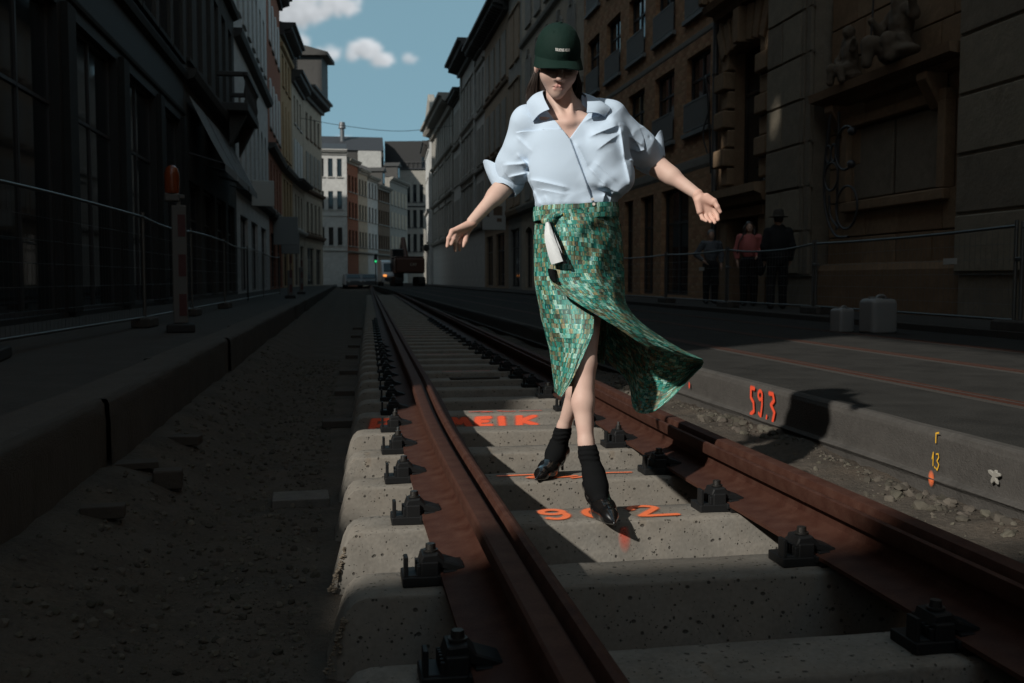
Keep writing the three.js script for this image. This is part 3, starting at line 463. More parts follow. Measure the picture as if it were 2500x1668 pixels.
house({ label: 'brownish house with four window bays under a deep dark eave, left of the shirt sleeve', a: [BX, -64.3], b: [BX, -54.62], h: 16.2, wall: 'warm_stone', trim: 'brown_stone', floors: [4.9, 8.5, 12.2].map((y) => ({ y, h: 2.3, n: 4, w: 1.05, surround: 'grey_stone', margin: 0.4 })), bands: [[4.1, 0.4, 0.25], [8.0, 0.2, 0.12], [11.7, 0.2, 0.12]], openings: [[2.2, 0.4, 2.8, 3.1, 0, 'shop'], [6.6, 0.4, 3.2, 3.1, 0, 'shop']], cornice: [0.7, 1.1, 'dark_trim'], roof: ['roof_tile', 2.2] });
house({ label: 'slim light grey house only two windows wide under dark eaves', a: [BX, -68.5], b: [BX, -64.32], h: 16.4, wall: 'grey_render', trim: 'grey_stone', floors: [4.9, 8.5, 12.2].map((y) => ({ y, h: 2.2, n: 2, w: 1.0, surround: 'grey_stone', margin: 0.4 })), bands: [[4.1, 0.35, 0.2], [7.9, 0.2, 0.15], [11.6, 0.2, 0.15], [14.9, 0.2, 0.15]], cornice: [0.7, 1.0, 'dark_trim'], roof: ['slate', 1.8] });
house({ label: 'light grey house with corner pilasters under the deepest dark eaves', a: [BX, -77.6], b: [BX, -68.52], h: 17.2, wall: 'grey_render', trim: 'grey_render', floors: [4.9, 8.6, 12.4].map((y) => ({ y, h: 2.4, n: 4, w: 1.0, surround: 'grey_stone', hood: true, margin: 0.5 })), bands: [[4.1, 0.35, 0.2], [8.0, 0.2, 0.2], [11.8, 0.2, 0.2]], pilasters: [[0.3, 0.5], [8.7, 0.5]], cornice: [0.9, 1.3, 'dark_trim'], roof: ['slate', 2.0] });
house({ label: 'small grey house below the deep dark eaves', a: [BX, -83.2], b: [BX, -77.62], h: 15.6, wall: 'grey_render', trim: 'grey_stone', floors: [4.9, 8.4, 12.0].map((y) => ({ y, h: 2.1, n: 3, w: 0.95, margin: 0.4, surround: 'grey_stone' })), bands: [[4.1, 0.35, 0.2], [11.3, 0.2, 0.2]], cornice: [0.6, 0.7, 'dark_trim'], roof: ['slate', 1.6] });
const [ped] = house({ name: 'corner_mansion', label: 'long grey mansion with heavy bracketed cornice and gable at the right street end', a: [BX, -104], b: [BX, -83.22], h: 16.2, wall: 'grey_render', trim: 'grey_stone', floors: [4.9, 8.8, 12.4].map((y) => ({ y, h: 2.3, n: 9, w: 1.0, surround: 'grey_stone', hood: y < 10, margin: 0.6 })), bands: [[4.1, 0.4, 0.25], [8.0, 0.25, 0.25], [11.8, 0.25, 0.25]], pilasters: [[0.4, 0.6], [7.2, 0.5], [13.6, 0.5], [20.3, 0.6]], cornice: [1.2, 1.3], roof: ['slate', 1.4] });
mesh('gable', at(extrudeShape([[-5.2, 0], [5.2, 0], [0, 2.7]], 0.5, 0.06), 4.8, 16.26, 0.3), 'grey_stone', ped);
house({ name: 'far_town_house', label: 'slender white house with a slate cap at the far right corner', a: [9.0, -116], b: [8.6, -106.5], h: 15.4, wall: 'white_render', trim: 'grey_render', floors: [4.9, 8.4, 11.8].map((y) => ({ y, h: 2.0, n: 4, w: 0.9 })), bands: [[4.0, 0.5, 0.4, 'dark_trim'], [8.0, 0.3, 0.2], [14.4, 0.2, 0.1]], cornice: [0.7, 0.7, 'dark_trim'], roof: ['slate', 1.6] });
for (const [a, b, h] of [[[BX, -8], [BX, 14], 19], [[BX, 14.02], [BX, 34], 17]]) house({ label: h > 18 ? 'stone house beside the photographer, outside the frame on the right' : 'rendered house behind the photographer on the right', a, b, h, wall: 'warm_stone', trim: 'grey_stone', floors: [5, 9, 13].map((y) => ({ y, h: 2.2, n: 6, w: 1.3 })), group: 'houses behind the camera' });

// ---- left side of the street, near to far
{ // modern dark stone block with tall shop bays and pale fins
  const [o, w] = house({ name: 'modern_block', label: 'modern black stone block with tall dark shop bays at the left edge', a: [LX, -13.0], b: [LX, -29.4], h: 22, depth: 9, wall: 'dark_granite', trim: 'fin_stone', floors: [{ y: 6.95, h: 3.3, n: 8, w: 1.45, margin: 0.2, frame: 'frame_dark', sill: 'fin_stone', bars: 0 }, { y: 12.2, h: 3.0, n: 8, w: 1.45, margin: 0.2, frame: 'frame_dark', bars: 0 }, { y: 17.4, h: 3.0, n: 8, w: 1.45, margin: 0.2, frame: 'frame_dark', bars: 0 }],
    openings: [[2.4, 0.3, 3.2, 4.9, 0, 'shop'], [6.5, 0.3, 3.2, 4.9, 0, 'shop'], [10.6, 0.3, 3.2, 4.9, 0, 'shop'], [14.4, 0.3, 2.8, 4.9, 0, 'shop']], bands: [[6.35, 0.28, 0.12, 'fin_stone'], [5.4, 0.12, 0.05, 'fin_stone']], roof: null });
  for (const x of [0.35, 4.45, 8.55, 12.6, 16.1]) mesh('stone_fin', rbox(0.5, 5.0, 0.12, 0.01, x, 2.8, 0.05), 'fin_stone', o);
  for (let k = 0; k < 9; k++) mesh('pier', rbox(0.42, 3.5, 0.10, 0.01, 0.2 + k * (w - 0.4) / 8, 8.6, 0.045), 'shade_dark_stone', o);
}
const [balc] = house({ label: 'shaded grey house with an ornate stone balcony and striped awnings', a: [LX, -29.42], b: [LX, -42.6], h: 27, wall: 'shade_dark_stone', trim: 'shade_dark_stone', frame: 'frame_dark', floors: [{ y: 7.2, h: 3.4, n: 6, w: 1.15, margin: 0.3 }, { y: 12.2, h: 3.2, n: 6, w: 1.15, margin: 0.3 }, { y: 17, h: 3, n: 6, w: 1.15, margin: 0.3 }], bands: [[6.4, 0.35, 0.3], [11.3, 0.3, 0.2]], openings: [[1.8, 0.3, 2.4, 3.4, 0, 'shop'], [5.0, 0.3, 2.6, 3.4, 0, 'shop'], [8.2, 0.3, 2.6, 3.4, 0, 'shop'], [11.3, 0.3, 2.2, 3.4, 0, 'shop']], roof: null });
{ // balcony: slab on consoles, rail and balusters
  const b = mesh('balcony', mergeGeometries([rbox(4.4, 0.3, 1.05, 0.04, 9.6, 6.95, 0.54), profileX([[0.36, 5.6], [0.95, 6.75], [0.36, 6.8]], 0.4, 7.9), profileX([[0.36, 5.6], [0.95, 6.75], [0.36, 6.8]], 0.4, 11.0)]), 'dark_trim', balc);
  mesh('balcony_rail', mergeGeometries([rbox(4.4, 0.16, 0.2, 0.03, 9.6, 8.1, 0.98), rbox(0.2, 0.16, 1.0, 0.03, 7.5, 8.1, 0.5), rbox(0.2, 0.16, 1.0, 0.03, 11.7, 8.1, 0.5)]), 'dark_trim', b);
  const bg = cached('baluster', () => { const g = new THREE.LatheGeometry([[0.06, 0], [0.06, 0.08], [0.03, 0.14], [0.075, 0.35], [0.03, 0.62], [0.03, 0.78], [0.06, 0.86], [0.06, 0.94]].map((p) => new THREE.Vector2(...p)), 10); return g.toNonIndexed(); });
  for (let k = 0; k < 15; k++) mesh('baluster', bg, 'dark_trim', b).position.set(7.55 + k * 0.293, 7.1, 0.98);
}
for (const [z, l] of [[-31.4, 'pale striped shop awning nearest on the left'], [-34.9, 'pale striped shop awning under the stone balcony'], [-38.4, 'third striped shop awning along the left side']]) {
  const o = thing('awning', l, 'awning', [LX, 4.15, z], Math.PI / 2, 'shop awnings on the left');
  for (let k = 0; k < 14; k++) mesh('stripe', solid(gridSurf(1, 8, (u, v) => [-1.55 + (k + u) * 3.1 / 14, 1.9 * (1 - v) - 0.06 * Math.sin(v * 3.1), 0.1 + 0.95 * v]), 0.012), k % 2 ? 'awning_dark' : 'awning', o);
  for (const x of [-1.52, 1.52]) mesh('arm', rod([x, 0.3, 0.05], [x, 0.02, 1.0], 0.025), 'frame_dark', o);
  mesh('valance', box(3.1, 0.22, 0.012, 0, -0.1, 1.06), 'awning', o);
}
house({ label: 'white rendered house with a dark string course and round-arched windows', a: [LX, -42.62], b: [LX, -60], h: 27, wall: 'white_render', trim: 'dark_trim', frame: 'frame_dark', floors: [{ y: 5.4, h: 3.4, n: 7, w: 1.05, rise: 0.5, sill: 'white_render' }, { y: 12.2, h: 3.0, n: 7, w: 1.05, sill: 'white_render' }, { y: 17.2, h: 2.8, n: 7, w: 1.05, sill: 'white_render' }], bands: [[4.5, 0.35, 0.3], [10.7, 0.4, 0.28]], openings: [[3, 0.3, 3.2, 3.3, 0, 'shop'], [8, 0.3, 3.4, 3.3, 0, 'shop'], [13.4, 0.3, 3.4, 3.3, 0, 'shop']], roof: null });
house({ label: 'red brick house with white-arched windows on the left', a: [LX, -60.02], b: [LX, -72], h: 20.2, wall: 'red_brick', trim: 'grey_stone', frame: 'frame_dark', floors: [{ y: 5.2, h: 2.8, n: 4, w: 1.1 }, { y: 9.9, h: 2.8, n: 4, w: 1.1, rise: 0.2, surround: 'white_render', sw: 0.06 }, { y: 15, h: 2.6, n: 4, w: 1.1, rise: 0.2, surround: 'white_render', sw: 0.06 }], bands: [[4.4, 0.35, 0.3, 'dark_trim'], [8.4, 0.4, 0.35, 'dark_trim']], openings: [[3, 0.3, 3.4, 3.3, 0, 'shop'], [8.6, 0.3, 3.4, 3.3, 0, 'shop']], cornice: [0.8, 0.9, 'dark_trim'], roof: ['roof_tile', 1.6] });
house({ label: 'ochre yellow rendered house with a dark overhanging eave', a: [LX, -72.02], b: [-4.18, -80], h: 18.6, wall: 'ochre_render', trim: 'ochre_render', frame: 'frame_dark', floors: [{ y: 5.2, h: 2.8, n: 3, w: 1.2 }, { y: 9.6, h: 3.6, n: 3, w: 1.2, surround: 'ochre_render' }, { y: 14.6, h: 2.2, n: 3, w: 1.2 }], bands: [[4.4, 0.35, 0.3], [8.4, 0.4, 0.4, 'dark_trim'], [17.0, 0.3, 0.2]], openings: [[2.2, 0.3, 2.8, 3.3, 0, 'shop'], [6, 0.3, 2.6, 3.3, 0, 'shop']], cornice: [0.8, 1.1, 'dark_trim'], roof: ['slate', 1.5] });
house({ label: 'cream rendered house with one roof dormer, past the ochre one', a: [-4.16, -80.02], b: [-3.67, -88], h: 17, wall: 'cream_render', trim: 'grey_render', frame: 'frame_dark', floors: [{ y: 5, h: 2.6, n: 3, w: 1.1 }, { y: 9.2, h: 2.6, n: 3, w: 1.1, surround: 'white_render' }, { y: 13.2, h: 2.2, n: 3, w: 1.1 }], bands: [[4.4, 0.35, 0.3], [8.4, 0.3, 0.7, 'dark_trim']], openings: [[2.2, 0.3, 2.8, 3.3, 0, 'shop'], [6, 0.3, 2.6, 3.3, 0, 'shop']], cornice: [0.9, 0.9, 'dark_trim'], roof: ['slate', 1.6], dormers: [4] });
const [lastL] = house({ label: 'grey corner house with a boxed gable overhang against the sky', a: [-3.65, -88.02], b: [-2.34, -98], h: 17.4, wall: 'cream_render', trim: 'brown_stone', frame: 'frame_dark', floors: [{ y: 5, h: 2.6, n: 4, w: 1.1 }, { y: 9.2, h: 2.6, n: 4, w: 1.1, surround: 'grey_stone' }, { y: 13.2, h: 2.2, n: 4, w: 1.1 }], bands: [[4.4, 0.35, 0.3], [8.4, 0.3, 0.3]], openings: [[3, 0.3, 3.4, 3.3, 0, 'shop'], [7.4, 0.3, 2.6, 3.3, 0, 'shop']], cornice: [1.0, 1.1, 'dark_trim'], roof: ['slate', 1.2] });
mesh('gable_bay', mergeGeometries([box(3.6, 3.6, 3.6, 6.6, 19.2, -0.9), profileX([[1.5, 20.9], [1.5, 21.2], [-3, 22.4], [-3, 20.9]], 4.4, 4.4)]), 'dark_trim', lastL);
house({ name: 'added_shade_block', label: 'added unseen block behind the left house row, shading the right facades', a: [-16, -5], b: [-16, -74], h: 39, depth: 10, wall: 'grey_render', trim: 'grey_stone', floors: [8, 14, 20, 26, 32].map((y) => ({ y, h: 2.4, n: 12, w: 2.0 })), roof: null, group: 'added shade blocks behind the house row' });  // added out of view to keep the sun off the right facades

{ // added unseen wall beside the camera: its openings cut the sun into patches
  const wz0 = 26, wz1 = -12.98, holes = [];                        // local x runs from z = wz0 down the street
  const P = (z, y) => [wz0 - z, y];
  holes.push([P(-2.4, 3.4), P(-2.4, 8.4), P(0.2, 8.5), P(2.0, 8.3), P(5.2, 8.4), P(4.27, 7.36), P(3.37, 6.3), P(3.12, 6.1), P(2.3, 5.16), P(1.52, 4.4), P(1.2, 4.05), P(0.65, 3.5), P(0.45, 3.35), P(-0.6, 3.45)]);
  for (const [z, y, w, h] of [[-12.1, 14.3, 0.62, 0.9], [-9.75, 18.0, 0.52, 0.75], [-9.3, 16.3, 0.44, 0.6], [-10.9, 15.8, 0.42, 0.5], [-8.6, 14.4, 0.5, 0.8]]) holes.push([P(z - w / 2, y - h / 2), P(z - w / 2, y + h / 2), P(z + w / 2, y + h / 2), P(z + w / 2, y - h / 2)].reverse());
  const o = thing('added_mask_wall', 'added unseen wall with openings that shape the sun patches, left of the photographer', 'wall', [LX, 0, wz0], Math.PI / 2);
  mesh('mask_slab', at(extrudeShape([[0, 0.2], [wz0 - wz1, 0.2], [wz0 - wz1, 20.5], [0, 20.5]], 0.45, 0, holes), 0, 0, -0.45), 'brown_brick', o);
}
{ const o = house({ label: 'added unseen house closing the street behind the photographer to narrow the sky', a: [9, 42], b: [-5, 42], h: 17, wall: 'grey_stone', trim: 'grey_stone', floors: [5, 9, 13].map((y) => ({ y, h: 2, n: 5, w: 1.2 })), group: 'houses behind the camera' })[0]; o.rotation.y = Math.PI; }  // added out of view to cut down the sky light

// ---- far end of the street
house({ name: 'corner_house', label: 'bright white corner house whose sunlit side faces down the street', a: [-9, -107.4], b: [0.0, -107.4], h: 14.4, depth: 9, wall: 'white_render', trim: 'grey_render', frame: 'frame_dark', floors: [4.4, 8.2, 11.6].map((y) => ({ y, h: 1.9, n: 9, w: 0.5, margin: 0.3, bars: 0 })), bands: [[3.7, 0.2, 0.1], [7.4, 0.12, 0.06]], cornice: [0.5, 0.45], roof: ['slate', 1.2], group: 'houses at the street end' });
const endRow = [['red_brick', 'narrow red brick house right of the sunlit white corner', 13.6, 4.2], ['cream_render', 'narrow cream house between brick and white at the street end', 13.0, 4.0], ['white_render', 'narrow white house in shade between cream and dark stone at the street end', 12.6, 4.6], ['brown_stone', 'dark stone house past the narrow white one at the street end', 12.0, 6.0], ['grey_stone', 'grey gabled house in front of the far office tower', 13.5, 10.0]];
{ let x = 0.04, z = -107.8; const a = R(16); for (const [m, l, h, w] of endRow) { const x1 = x + w * Math.sin(a), z1 = z - w * Math.cos(a); house({ name: 'end_house', label: l, a: [x, z], b: [x1, z1], h, depth: 8, wall: m, trim: 'grey_stone', frame: 'frame_dark', floors: [4.4, 7.4, 10.2].map((y) => ({ y, h: 1.7, n: w > 5 ? 5 : 3, w: 0.75, margin: 0.2, bars: 0, surround: m === 'grey_stone' ? 'cream_render' : undefined })), bands: [[3.6, 0.25, 0.2]], cornice: [0.5, 0.5], roof: ['slate', 1.6], dormers: w > 5 ? [w * 0.5] : [], group: 'houses at the street end' }); x = x1 + 0.01; z = z1 - 0.01; } }
{
  const [o] = house({ name: 'office_tower', label: 'pale office building with a black glazed top storey closing the street', a: [5.4, -152], b: [11.8, -150.6], h: 17.2, depth: 12, wall: 'grey_stone', trim: 'frame_dark', frame: 'frame_dark', floors: [5, 8.6, 12.4].map((y) => ({ y, h: 2.6, n: 6, w: 0.55, margin: 0.3, bars: 0 })), bands: [[11.6, 0.2, 0.1]], roof: null, group: 'houses at the street end' });
  mesh('black_top', box(5.6, 4.2, 9, 3.0, 19.4, -4.8), 'dark_granite', o); mesh('roof_rail', mergeGeometries([box(6.5, 0.06, 0.06, 3.3, 18.4, 0), ...Array.from({ length: 10 }, (_, k) => box(0.05, 1.2, 0.05, 0.2 + k * 0.68, 17.8, 0))]), 'frame_dark', o);
  const [q] = house({ name: 'flat_roofed_block', label: 'dark flat-roofed block with a chimney pipe behind the end houses', a: [-6, -146], b: [5.3, -146], h: 19.2, depth: 10, wall: 'dark_trim', trim: 'dark_trim', frame: 'frame_dark', floors: [], roof: null, group: 'houses at the street end' });
  mesh('flue_pipe', mergeGeometries([cyl(0.32, 0.32, 3.6, 5.4, 21, -3, 14), cyl(0.55, 0.4, 0.9, 5.4, 23.2, -3, 14)]), 'zinc', q); mesh('white_hut', box(3.2, 2.6, 3, 9.2, 17.5, 1.9), 'grey_render', q); mesh('plant_room', mergeGeometries([box(2.6, 0.7, 3, 1.5, 19.5, -3), box(4.4, 0.9, 4, 8.6, 19.6, -4)]), 'dark_granite', q);
  house({ name: 'closing_house', label: 'dim house between the office building and the mansion at the street end', a: [11.9, -160], b: [22, -158], h: 12, depth: 8, wall: 'grey_stone', trim: 'grey_stone', frame: 'frame_dark', floors: [4.4, 8].map((y) => ({ y, h: 2, n: 6, w: 0.8 })), group: 'houses at the street end' });
}

// ---- old stone palace on the right: door bay, pilasters of cut blocks, niche with figures
{
  const o = thing('stone_palace', 'old stone front with block pilasters, arched doorway and figure niche', 'building', [BX, 0, -22.95], -Math.PI / 2);
  F('palace_wall', [0.27, 0.18, 0.112], 0.92, texs.plaster, 1 / 1.6, 0.006); F('palace_block', [0.31, 0.27, 0.205], 0.92, texs.plaster, 1 / 1.1, 0.006); F('palace_block_dark', [0.255, 0.22, 0.17], 0.92, texs.plaster, 1 / 1.3, 0.006);
  F('palace_trim', [0.31, 0.215, 0.135], 0.9, texs.plaster, 1 / 0.9, 0.008);
  const DX = 1.85, DW = 1.75, doorHole = [[DX - DW / 2, 2.95], [DX + DW / 2, 2.95], [DX + DW / 2, 6.0], [DX - DW / 2, 6.0]], gate = [[DX - 0.85, 0.24], [DX + 0.85, 0.24], [DX + 0.85, 2.25], [DX - 0.85, 2.25]];
  mesh('wall', at(extrudeShape([[0, 0.1], [15, 0.1], [15, 20], [0, 20]], 0.4, 0, [doorHole, gate]), 0, 0, -0.4), 'palace_wall', o);
  mesh('rear_mass', box(15, 20, 9, 7.5, 10, -5.0), 'palace_wall', o);
  windowUnit(o, DW, 3.05, DX, 2.95, -0.1, { frame: 'dark_wood', bars: 1 });
  const gd = mesh('door', mergeGeometries([box(1.7, 2.01, 0.08, DX, 1.245, -0.3), rbox(0.62, 0.8, 0.04, 0.01, DX - 0.42, 0.8, -0.25), rbox(0.62, 0.8, 0.04, 0.01, DX + 0.42, 0.8, -0.25), rbox(0.62, 0.65, 0.04, 0.01, DX - 0.42, 1.75, -0.25)]), F('door_red', [0.05, 0.018, 0.014], 0.5), o); mesh('door_pane', box(0.5, 0.5, 0.02, DX + 0.42, 1.78, -0.245), 'glass', gd);
  // banded jamb stones either side of the tall window
  for (let k = 0; k < 7; k++) for (const s of [-1, 1]) { const wide = k % 2; mesh('jamb_stone', rbox(wide ? 0.62 : 0.42, 0.40, wide ? 0.34 : 0.22, 0.04, DX + s * (DW / 2 + (wide ? 0.31 : 0.21)), 3.2 + k * 0.435, wide ? 0.12 : 0.06), 'palace_trim', o); }
  for (let k = 0; k < 7; k++) { const a = R(-24 + k * 8), m = mesh('voussoir', extrudeShape([[-0.13, 0], [0.13, 0], [0.17, 0.75], [-0.17, 0.75]], k === 3 ? 0.34 : 0.2, 0.02), 'palace_trim', o); m.position.set(DX + Math.sin(a) * 2.6, 6.02 - (1 - Math.cos(a)) * 1.2, 0.01); m.rotation.z = -a; }
  mesh('entablature', profileX([[0.003, 6.86], [0.25, 6.86], [0.28, 6.98], [0.5, 7.02], [0.55, 7.16], [0.003, 7.18]], 3.3, 0.2), 'palace_trim', o);
  // segmental hood with moulded rings
  for (const [r0, r1, d] of [[1.62, 1.36, 0.62], [1.34, 1.20, 0.5], [1.18, 1.06, 0.36]]) { const p = []; for (let k = 0; k <= 18; k++) { const a = R(180 - 10 * k); p.push([r0 * Math.cos(a), r0 * 0.86 * Math.sin(a)]); } for (let k = 18; k >= 0; k--) { const a = R(180 - 10 * k); p.push([r1 * Math.cos(a), r1 * 0.86 * Math.sin(a)]); } mesh('arch_ring', at(extrudeShape(p, d, 0.03), DX, 7.2, 0.002), 'palace_trim', o); }
  mesh('tympanum', at(extrudeShape(archPts(2.1, 0.9, 0.85), 0.08), DX, 7.2, 0.01), 'palace_wall', o);
  mesh('window_ledge', profileX([[0.003, 2.42], [0.3, 2.5], [0.34, 2.62], [0.5, 2.68], [0.5, 2.86], [0.003, 2.9]], 3.0, 0.3), 'palace_trim', o);
  mesh('ledge_frieze', box(2.7, 0.2, 0.22, 1.8, 2.31, 0.11), 'palace_wall', o);
  for (const s of [-1, 1]) mesh('gate_jamb', rbox(0.4, 1.95, 0.2, 0.02, DX + s * 1.08, 1.3, 0.06), 'palace_trim', o);
  // pilasters of cut blocks
  const pilaster = (x0, x1, dz, moulded) => {
    const W = x1 - x0; mesh('pilaster_core', box(W - 0.06, 19, dz - 0.06, (x0 + x1) / 2, 9.6, (dz - 0.06) / 2), 'palace_block_dark', o);
    for (let k = -1; k < 14; k++) {
      const y = 1.745 + 0.816 * k, hb = 0.775, xe = moulded ? x1 - 0.5 : x1; const cuts = k % 2 ? [[x0, xe]] : [[x0, x0 + (xe - x0) * 0.46 - 0.02], [x0 + (xe - x0) * 0.46 + 0.02, xe]];
      for (const [p, q] of cuts) mesh('block', rbox(q - p, hb, 0.12, 0.018, (p + q) / 2, y + hb / 2 + 0.02, dz - 0.06 + 0.006 * Math.sin(k * 3 + p)), (k * 7 + Math.round(p * 3)) % 3 ? 'palace_block' : 'palace_block_dark', o);
      if (moulded) mesh('moulded_edge', mergeGeometries([box(0.1, hb, 0.09, xe + 0.09, y + hb / 2 + 0.02, dz - 0.05), box(0.1, hb, 0.06, xe + 0.23, y + hb / 2 + 0.02, dz - 0.06), box(0.1, hb, 0.09, xe + 0.37, y + hb / 2 + 0.02, dz - 0.05)]), 'palace_block_dark', o);
      mesh('joint_moulding', box(W + 0.06, 0.05, 0.02, (x0 + x1) / 2, y - 0.002, dz - 0.045), 'palace_block_dark', o);
    }
  };
  pilaster(3.7, 5.7, 0.42, true); pilaster(10.15, 14.9, 0.42, false);
  // niche bay: coursed wall, ledge, framed panel
  { const r = rng(9); for (let k = 0; k < 9; k++) { let x = 5.78; const y = 0.35 + k * 0.62; while (x < 10.05) { const w = Math.min(10.08 - x, 0.7 + r() * 0.7); if (!(y > 2.0 && y < 3.6 && x > 6.6 && x < 9.3)) mesh('wall_stone', rbox(w - 0.02, 0.6, 0.09, 0.015, x + w / 2, y + 0.3, 0.04 + 0.01 * r()), r() < 0.5 ? 'palace_wall' : 'palace_trim', o); x += w; } } }
  mesh('plinth', profileX([[0.003, 0.1], [0.26, 0.1], [0.26, 1.0], [0.2, 1.1], [0.003, 1.14]], 4.4, 5.75), 'palace_wall', o);
  for (const [x, y, w, h, d] of [[7.95, 3.55, 3.1, 0.18, 0.2], [7.95, 2.1, 3.1, 0.18, 0.2], [6.5, 2.83, 0.2, 1.3, 0.2], [9.4, 2.83, 0.2, 1.3, 0.2]]) mesh('panel_frame', rbox(w, h, d, 0.03, x, y, d / 2), 'palace_trim', o);
  for (const x of [7.25, 8.65]) mesh('panel_stone', rbox(1.32, 1.2, 0.06, 0.02, x, 2.82, 0.05), 'palace_block_dark', o);
  mesh('ledge', profileX([[0.003, 3.86], [0.16, 3.9], [0.24, 3.98], [0.5, 4.02], [0.52, 4.16], [0.003, 4.17]], 4.3, 5.75), 'palace_wall', o);
  for (const x of [6.3, 9.2]) mesh('console', at(extrudeShape([[0, 0], [0.12, 0.04], [0.36, 0.45], [0.36, 0.55], [0, 0.55]], 0.24, 0.02), x + 0.12, 3.34, 0.05, -Math.PI / 2), 'palace_wall', o);
}

// ================================================================ smooth bodies from distance fields (naive surface nets)
function surfaceNets(sdf, lo, hi, cell, colour) {
  const nx = Math.ceil((hi[0] - lo[0]) / cell) + 1, ny = Math.ceil((hi[1] - lo[1]) / cell) + 1, nz = Math.ceil((hi[2] - lo[2]) / cell) + 1;
  const f = new Float32Array(nx * ny * nz); let o = 0;
  for (let k = 0; k < nz; k++) for (let j = 0; j < ny; j++) for (let i = 0; i < nx; i++) f[o++] = sdf(lo[0] + i * cell, lo[1] + j * cell, lo[2] + k * cell);
  const id = new Int32Array(nx * ny * nz).fill(-1), pos = [], idx = []; const sx = 1, sy = nx, sz = nx * ny;
  const C8 = [0, sx, sy, sx + sy, sz, sx + sz, sy + sz, sx + sy + sz], E = [[0, 1], [2, 3], [4, 5], [6, 7], [0, 2], [1, 3], [4, 6], [5, 7], [0, 4], [1, 5], [2, 6], [3, 7]];
  for (let k = 0; k < nz - 1; k++) for (let j = 0; j < ny - 1; j++) for (let i = 0; i < nx - 1; i++) {
    const b = i + j * sy + k * sz; let m = 0; for (let c = 0; c < 8; c++) if (f[b + C8[c]] < 0) m |= 1 << c; if (m === 0 || m === 255) continue;
    let x = 0, y = 0, z = 0, n = 0;
    for (const [p, q] of E) { const a = f[b + C8[p]], d = f[b + C8[q]]; if ((a < 0) === (d < 0)) continue; const t = a / (a - d); x += (p & 1) + t * ((q & 1) - (p & 1)); y += ((p >> 1) & 1) + t * (((q >> 1) & 1) - ((p >> 1) & 1)); z += (p >> 2) + t * ((q >> 2) - (p >> 2)); n++; }
    id[b] = pos.length / 3; pos.push(lo[0] + (i + x / n) * cell, lo[1] + (j + y / n) * cell, lo[2] + (k + z / n) * cell);
  }
  const quad = (a, b, c, d, flip) => { if (a < 0 || b < 0 || c < 0 || d < 0) return; if (!flip) idx.push(a, c, b, a, d, c); else idx.push(a, b, c, a, c, d); };
  for (let k = 1; k < nz - 1; k++) for (let j = 1; j < ny - 1; j++) for (let i = 1; i < nx - 1; i++) {
    const b = i + j * sy + k * sz, v = f[b] < 0;
    if (v !== (f[b + sx] < 0)) quad(id[b], id[b - sy], id[b - sy - sz], id[b - sz], v);
    if (v !== (f[b + sy] < 0)) quad(id[b], id[b - sz], id[b - sz - sx], id[b - sx], v);
    if (v !== (f[b + sz] < 0)) quad(id[b], id[b - sx], id[b - sx - sy], id[b - sy], v);
  }
  const N = pos.length / 3, nor = new Float32Array(N * 3), e = cell * 0.5;
  for (let i = 0; i < N; i++) { const x = pos[i * 3], y = pos[i * 3 + 1], z = pos[i * 3 + 2]; let a = sdf(x + e, y, z) - sdf(x - e, y, z), b = sdf(x, y + e, z) - sdf(x, y - e, z), c = sdf(x, y, z + e) - sdf(x, y, z - e); const l = Math.hypot(a, b, c) || 1; nor[i * 3] = a / l; nor[i * 3 + 1] = b / l; nor[i * 3 + 2] = c / l; }
  const g = new THREE.BufferGeometry(); g.setAttribute('position', new THREE.Float32BufferAttribute(pos, 3)); g.setAttribute('normal', new THREE.BufferAttribute(nor, 3)); g.setIndex(idx);
  const uv = new Float32Array(N * 2); for (let i = 0; i < N; i++) { uv[i * 2] = pos[i * 3] + pos[i * 3 + 2] * 0.5; uv[i * 2 + 1] = pos[i * 3 + 1]; } g.setAttribute('uv', new THREE.BufferAttribute(uv, 2));
  if (colour) { const c = new Float32Array(N * 3); for (let i = 0; i < N; i++) { const q = colour(pos[i * 3], pos[i * 3 + 1], pos[i * 3 + 2]); c[i * 3] = q[0]; c[i * 3 + 1] = q[1]; c[i * 3 + 2] = q[2]; } g.setAttribute('color', new THREE.BufferAttribute(c, 3)); }
  return g;
}
const smin = (a, b, k) => { const h = Math.max(k - Math.abs(a - b), 0) / k; return Math.min(a, b) - h * h * k * 0.25; };
const smax = (a, b, k) => -smin(-a, -b, k);
const cap = (a, b, r0, r1 = r0) => { const dx = b[0] - a[0], dy = b[1] - a[1], dz = b[2] - a[2], L = dx * dx + dy * dy + dz * dz || 1e-9; return (x, y, z) => { const t = clamp(((x - a[0]) * dx + (y - a[1]) * dy + (z - a[2]) * dz) / L); return Math.hypot(x - a[0] - dx * t, y - a[1] - dy * t, z - a[2] - dz * t) - (r0 + (r1 - r0) * t); }; };
const ell = (c, r) => { const m = Math.min(...r); return (x, y, z) => { const a = (x - c[0]) / r[0], b = (y - c[1]) / r[1], d = (z - c[2]) / r[2]; const k0 = Math.hypot(a, b, d), k1 = Math.hypot(a / r[0], b / r[1], d / r[2]); return k1 > 1e-6 ? k0 * (k0 - 1) / k1 : -m; }; };
const union = (list, k) => (x, y, z) => { let d = 1e3; for (const f of list) d = smin(d, f(x, y, z), k); return d; };
function chain(pts, rs) { return pts.slice(1).map((p, i) => cap(pts[i], p, rs[i], rs[i + 1])); }

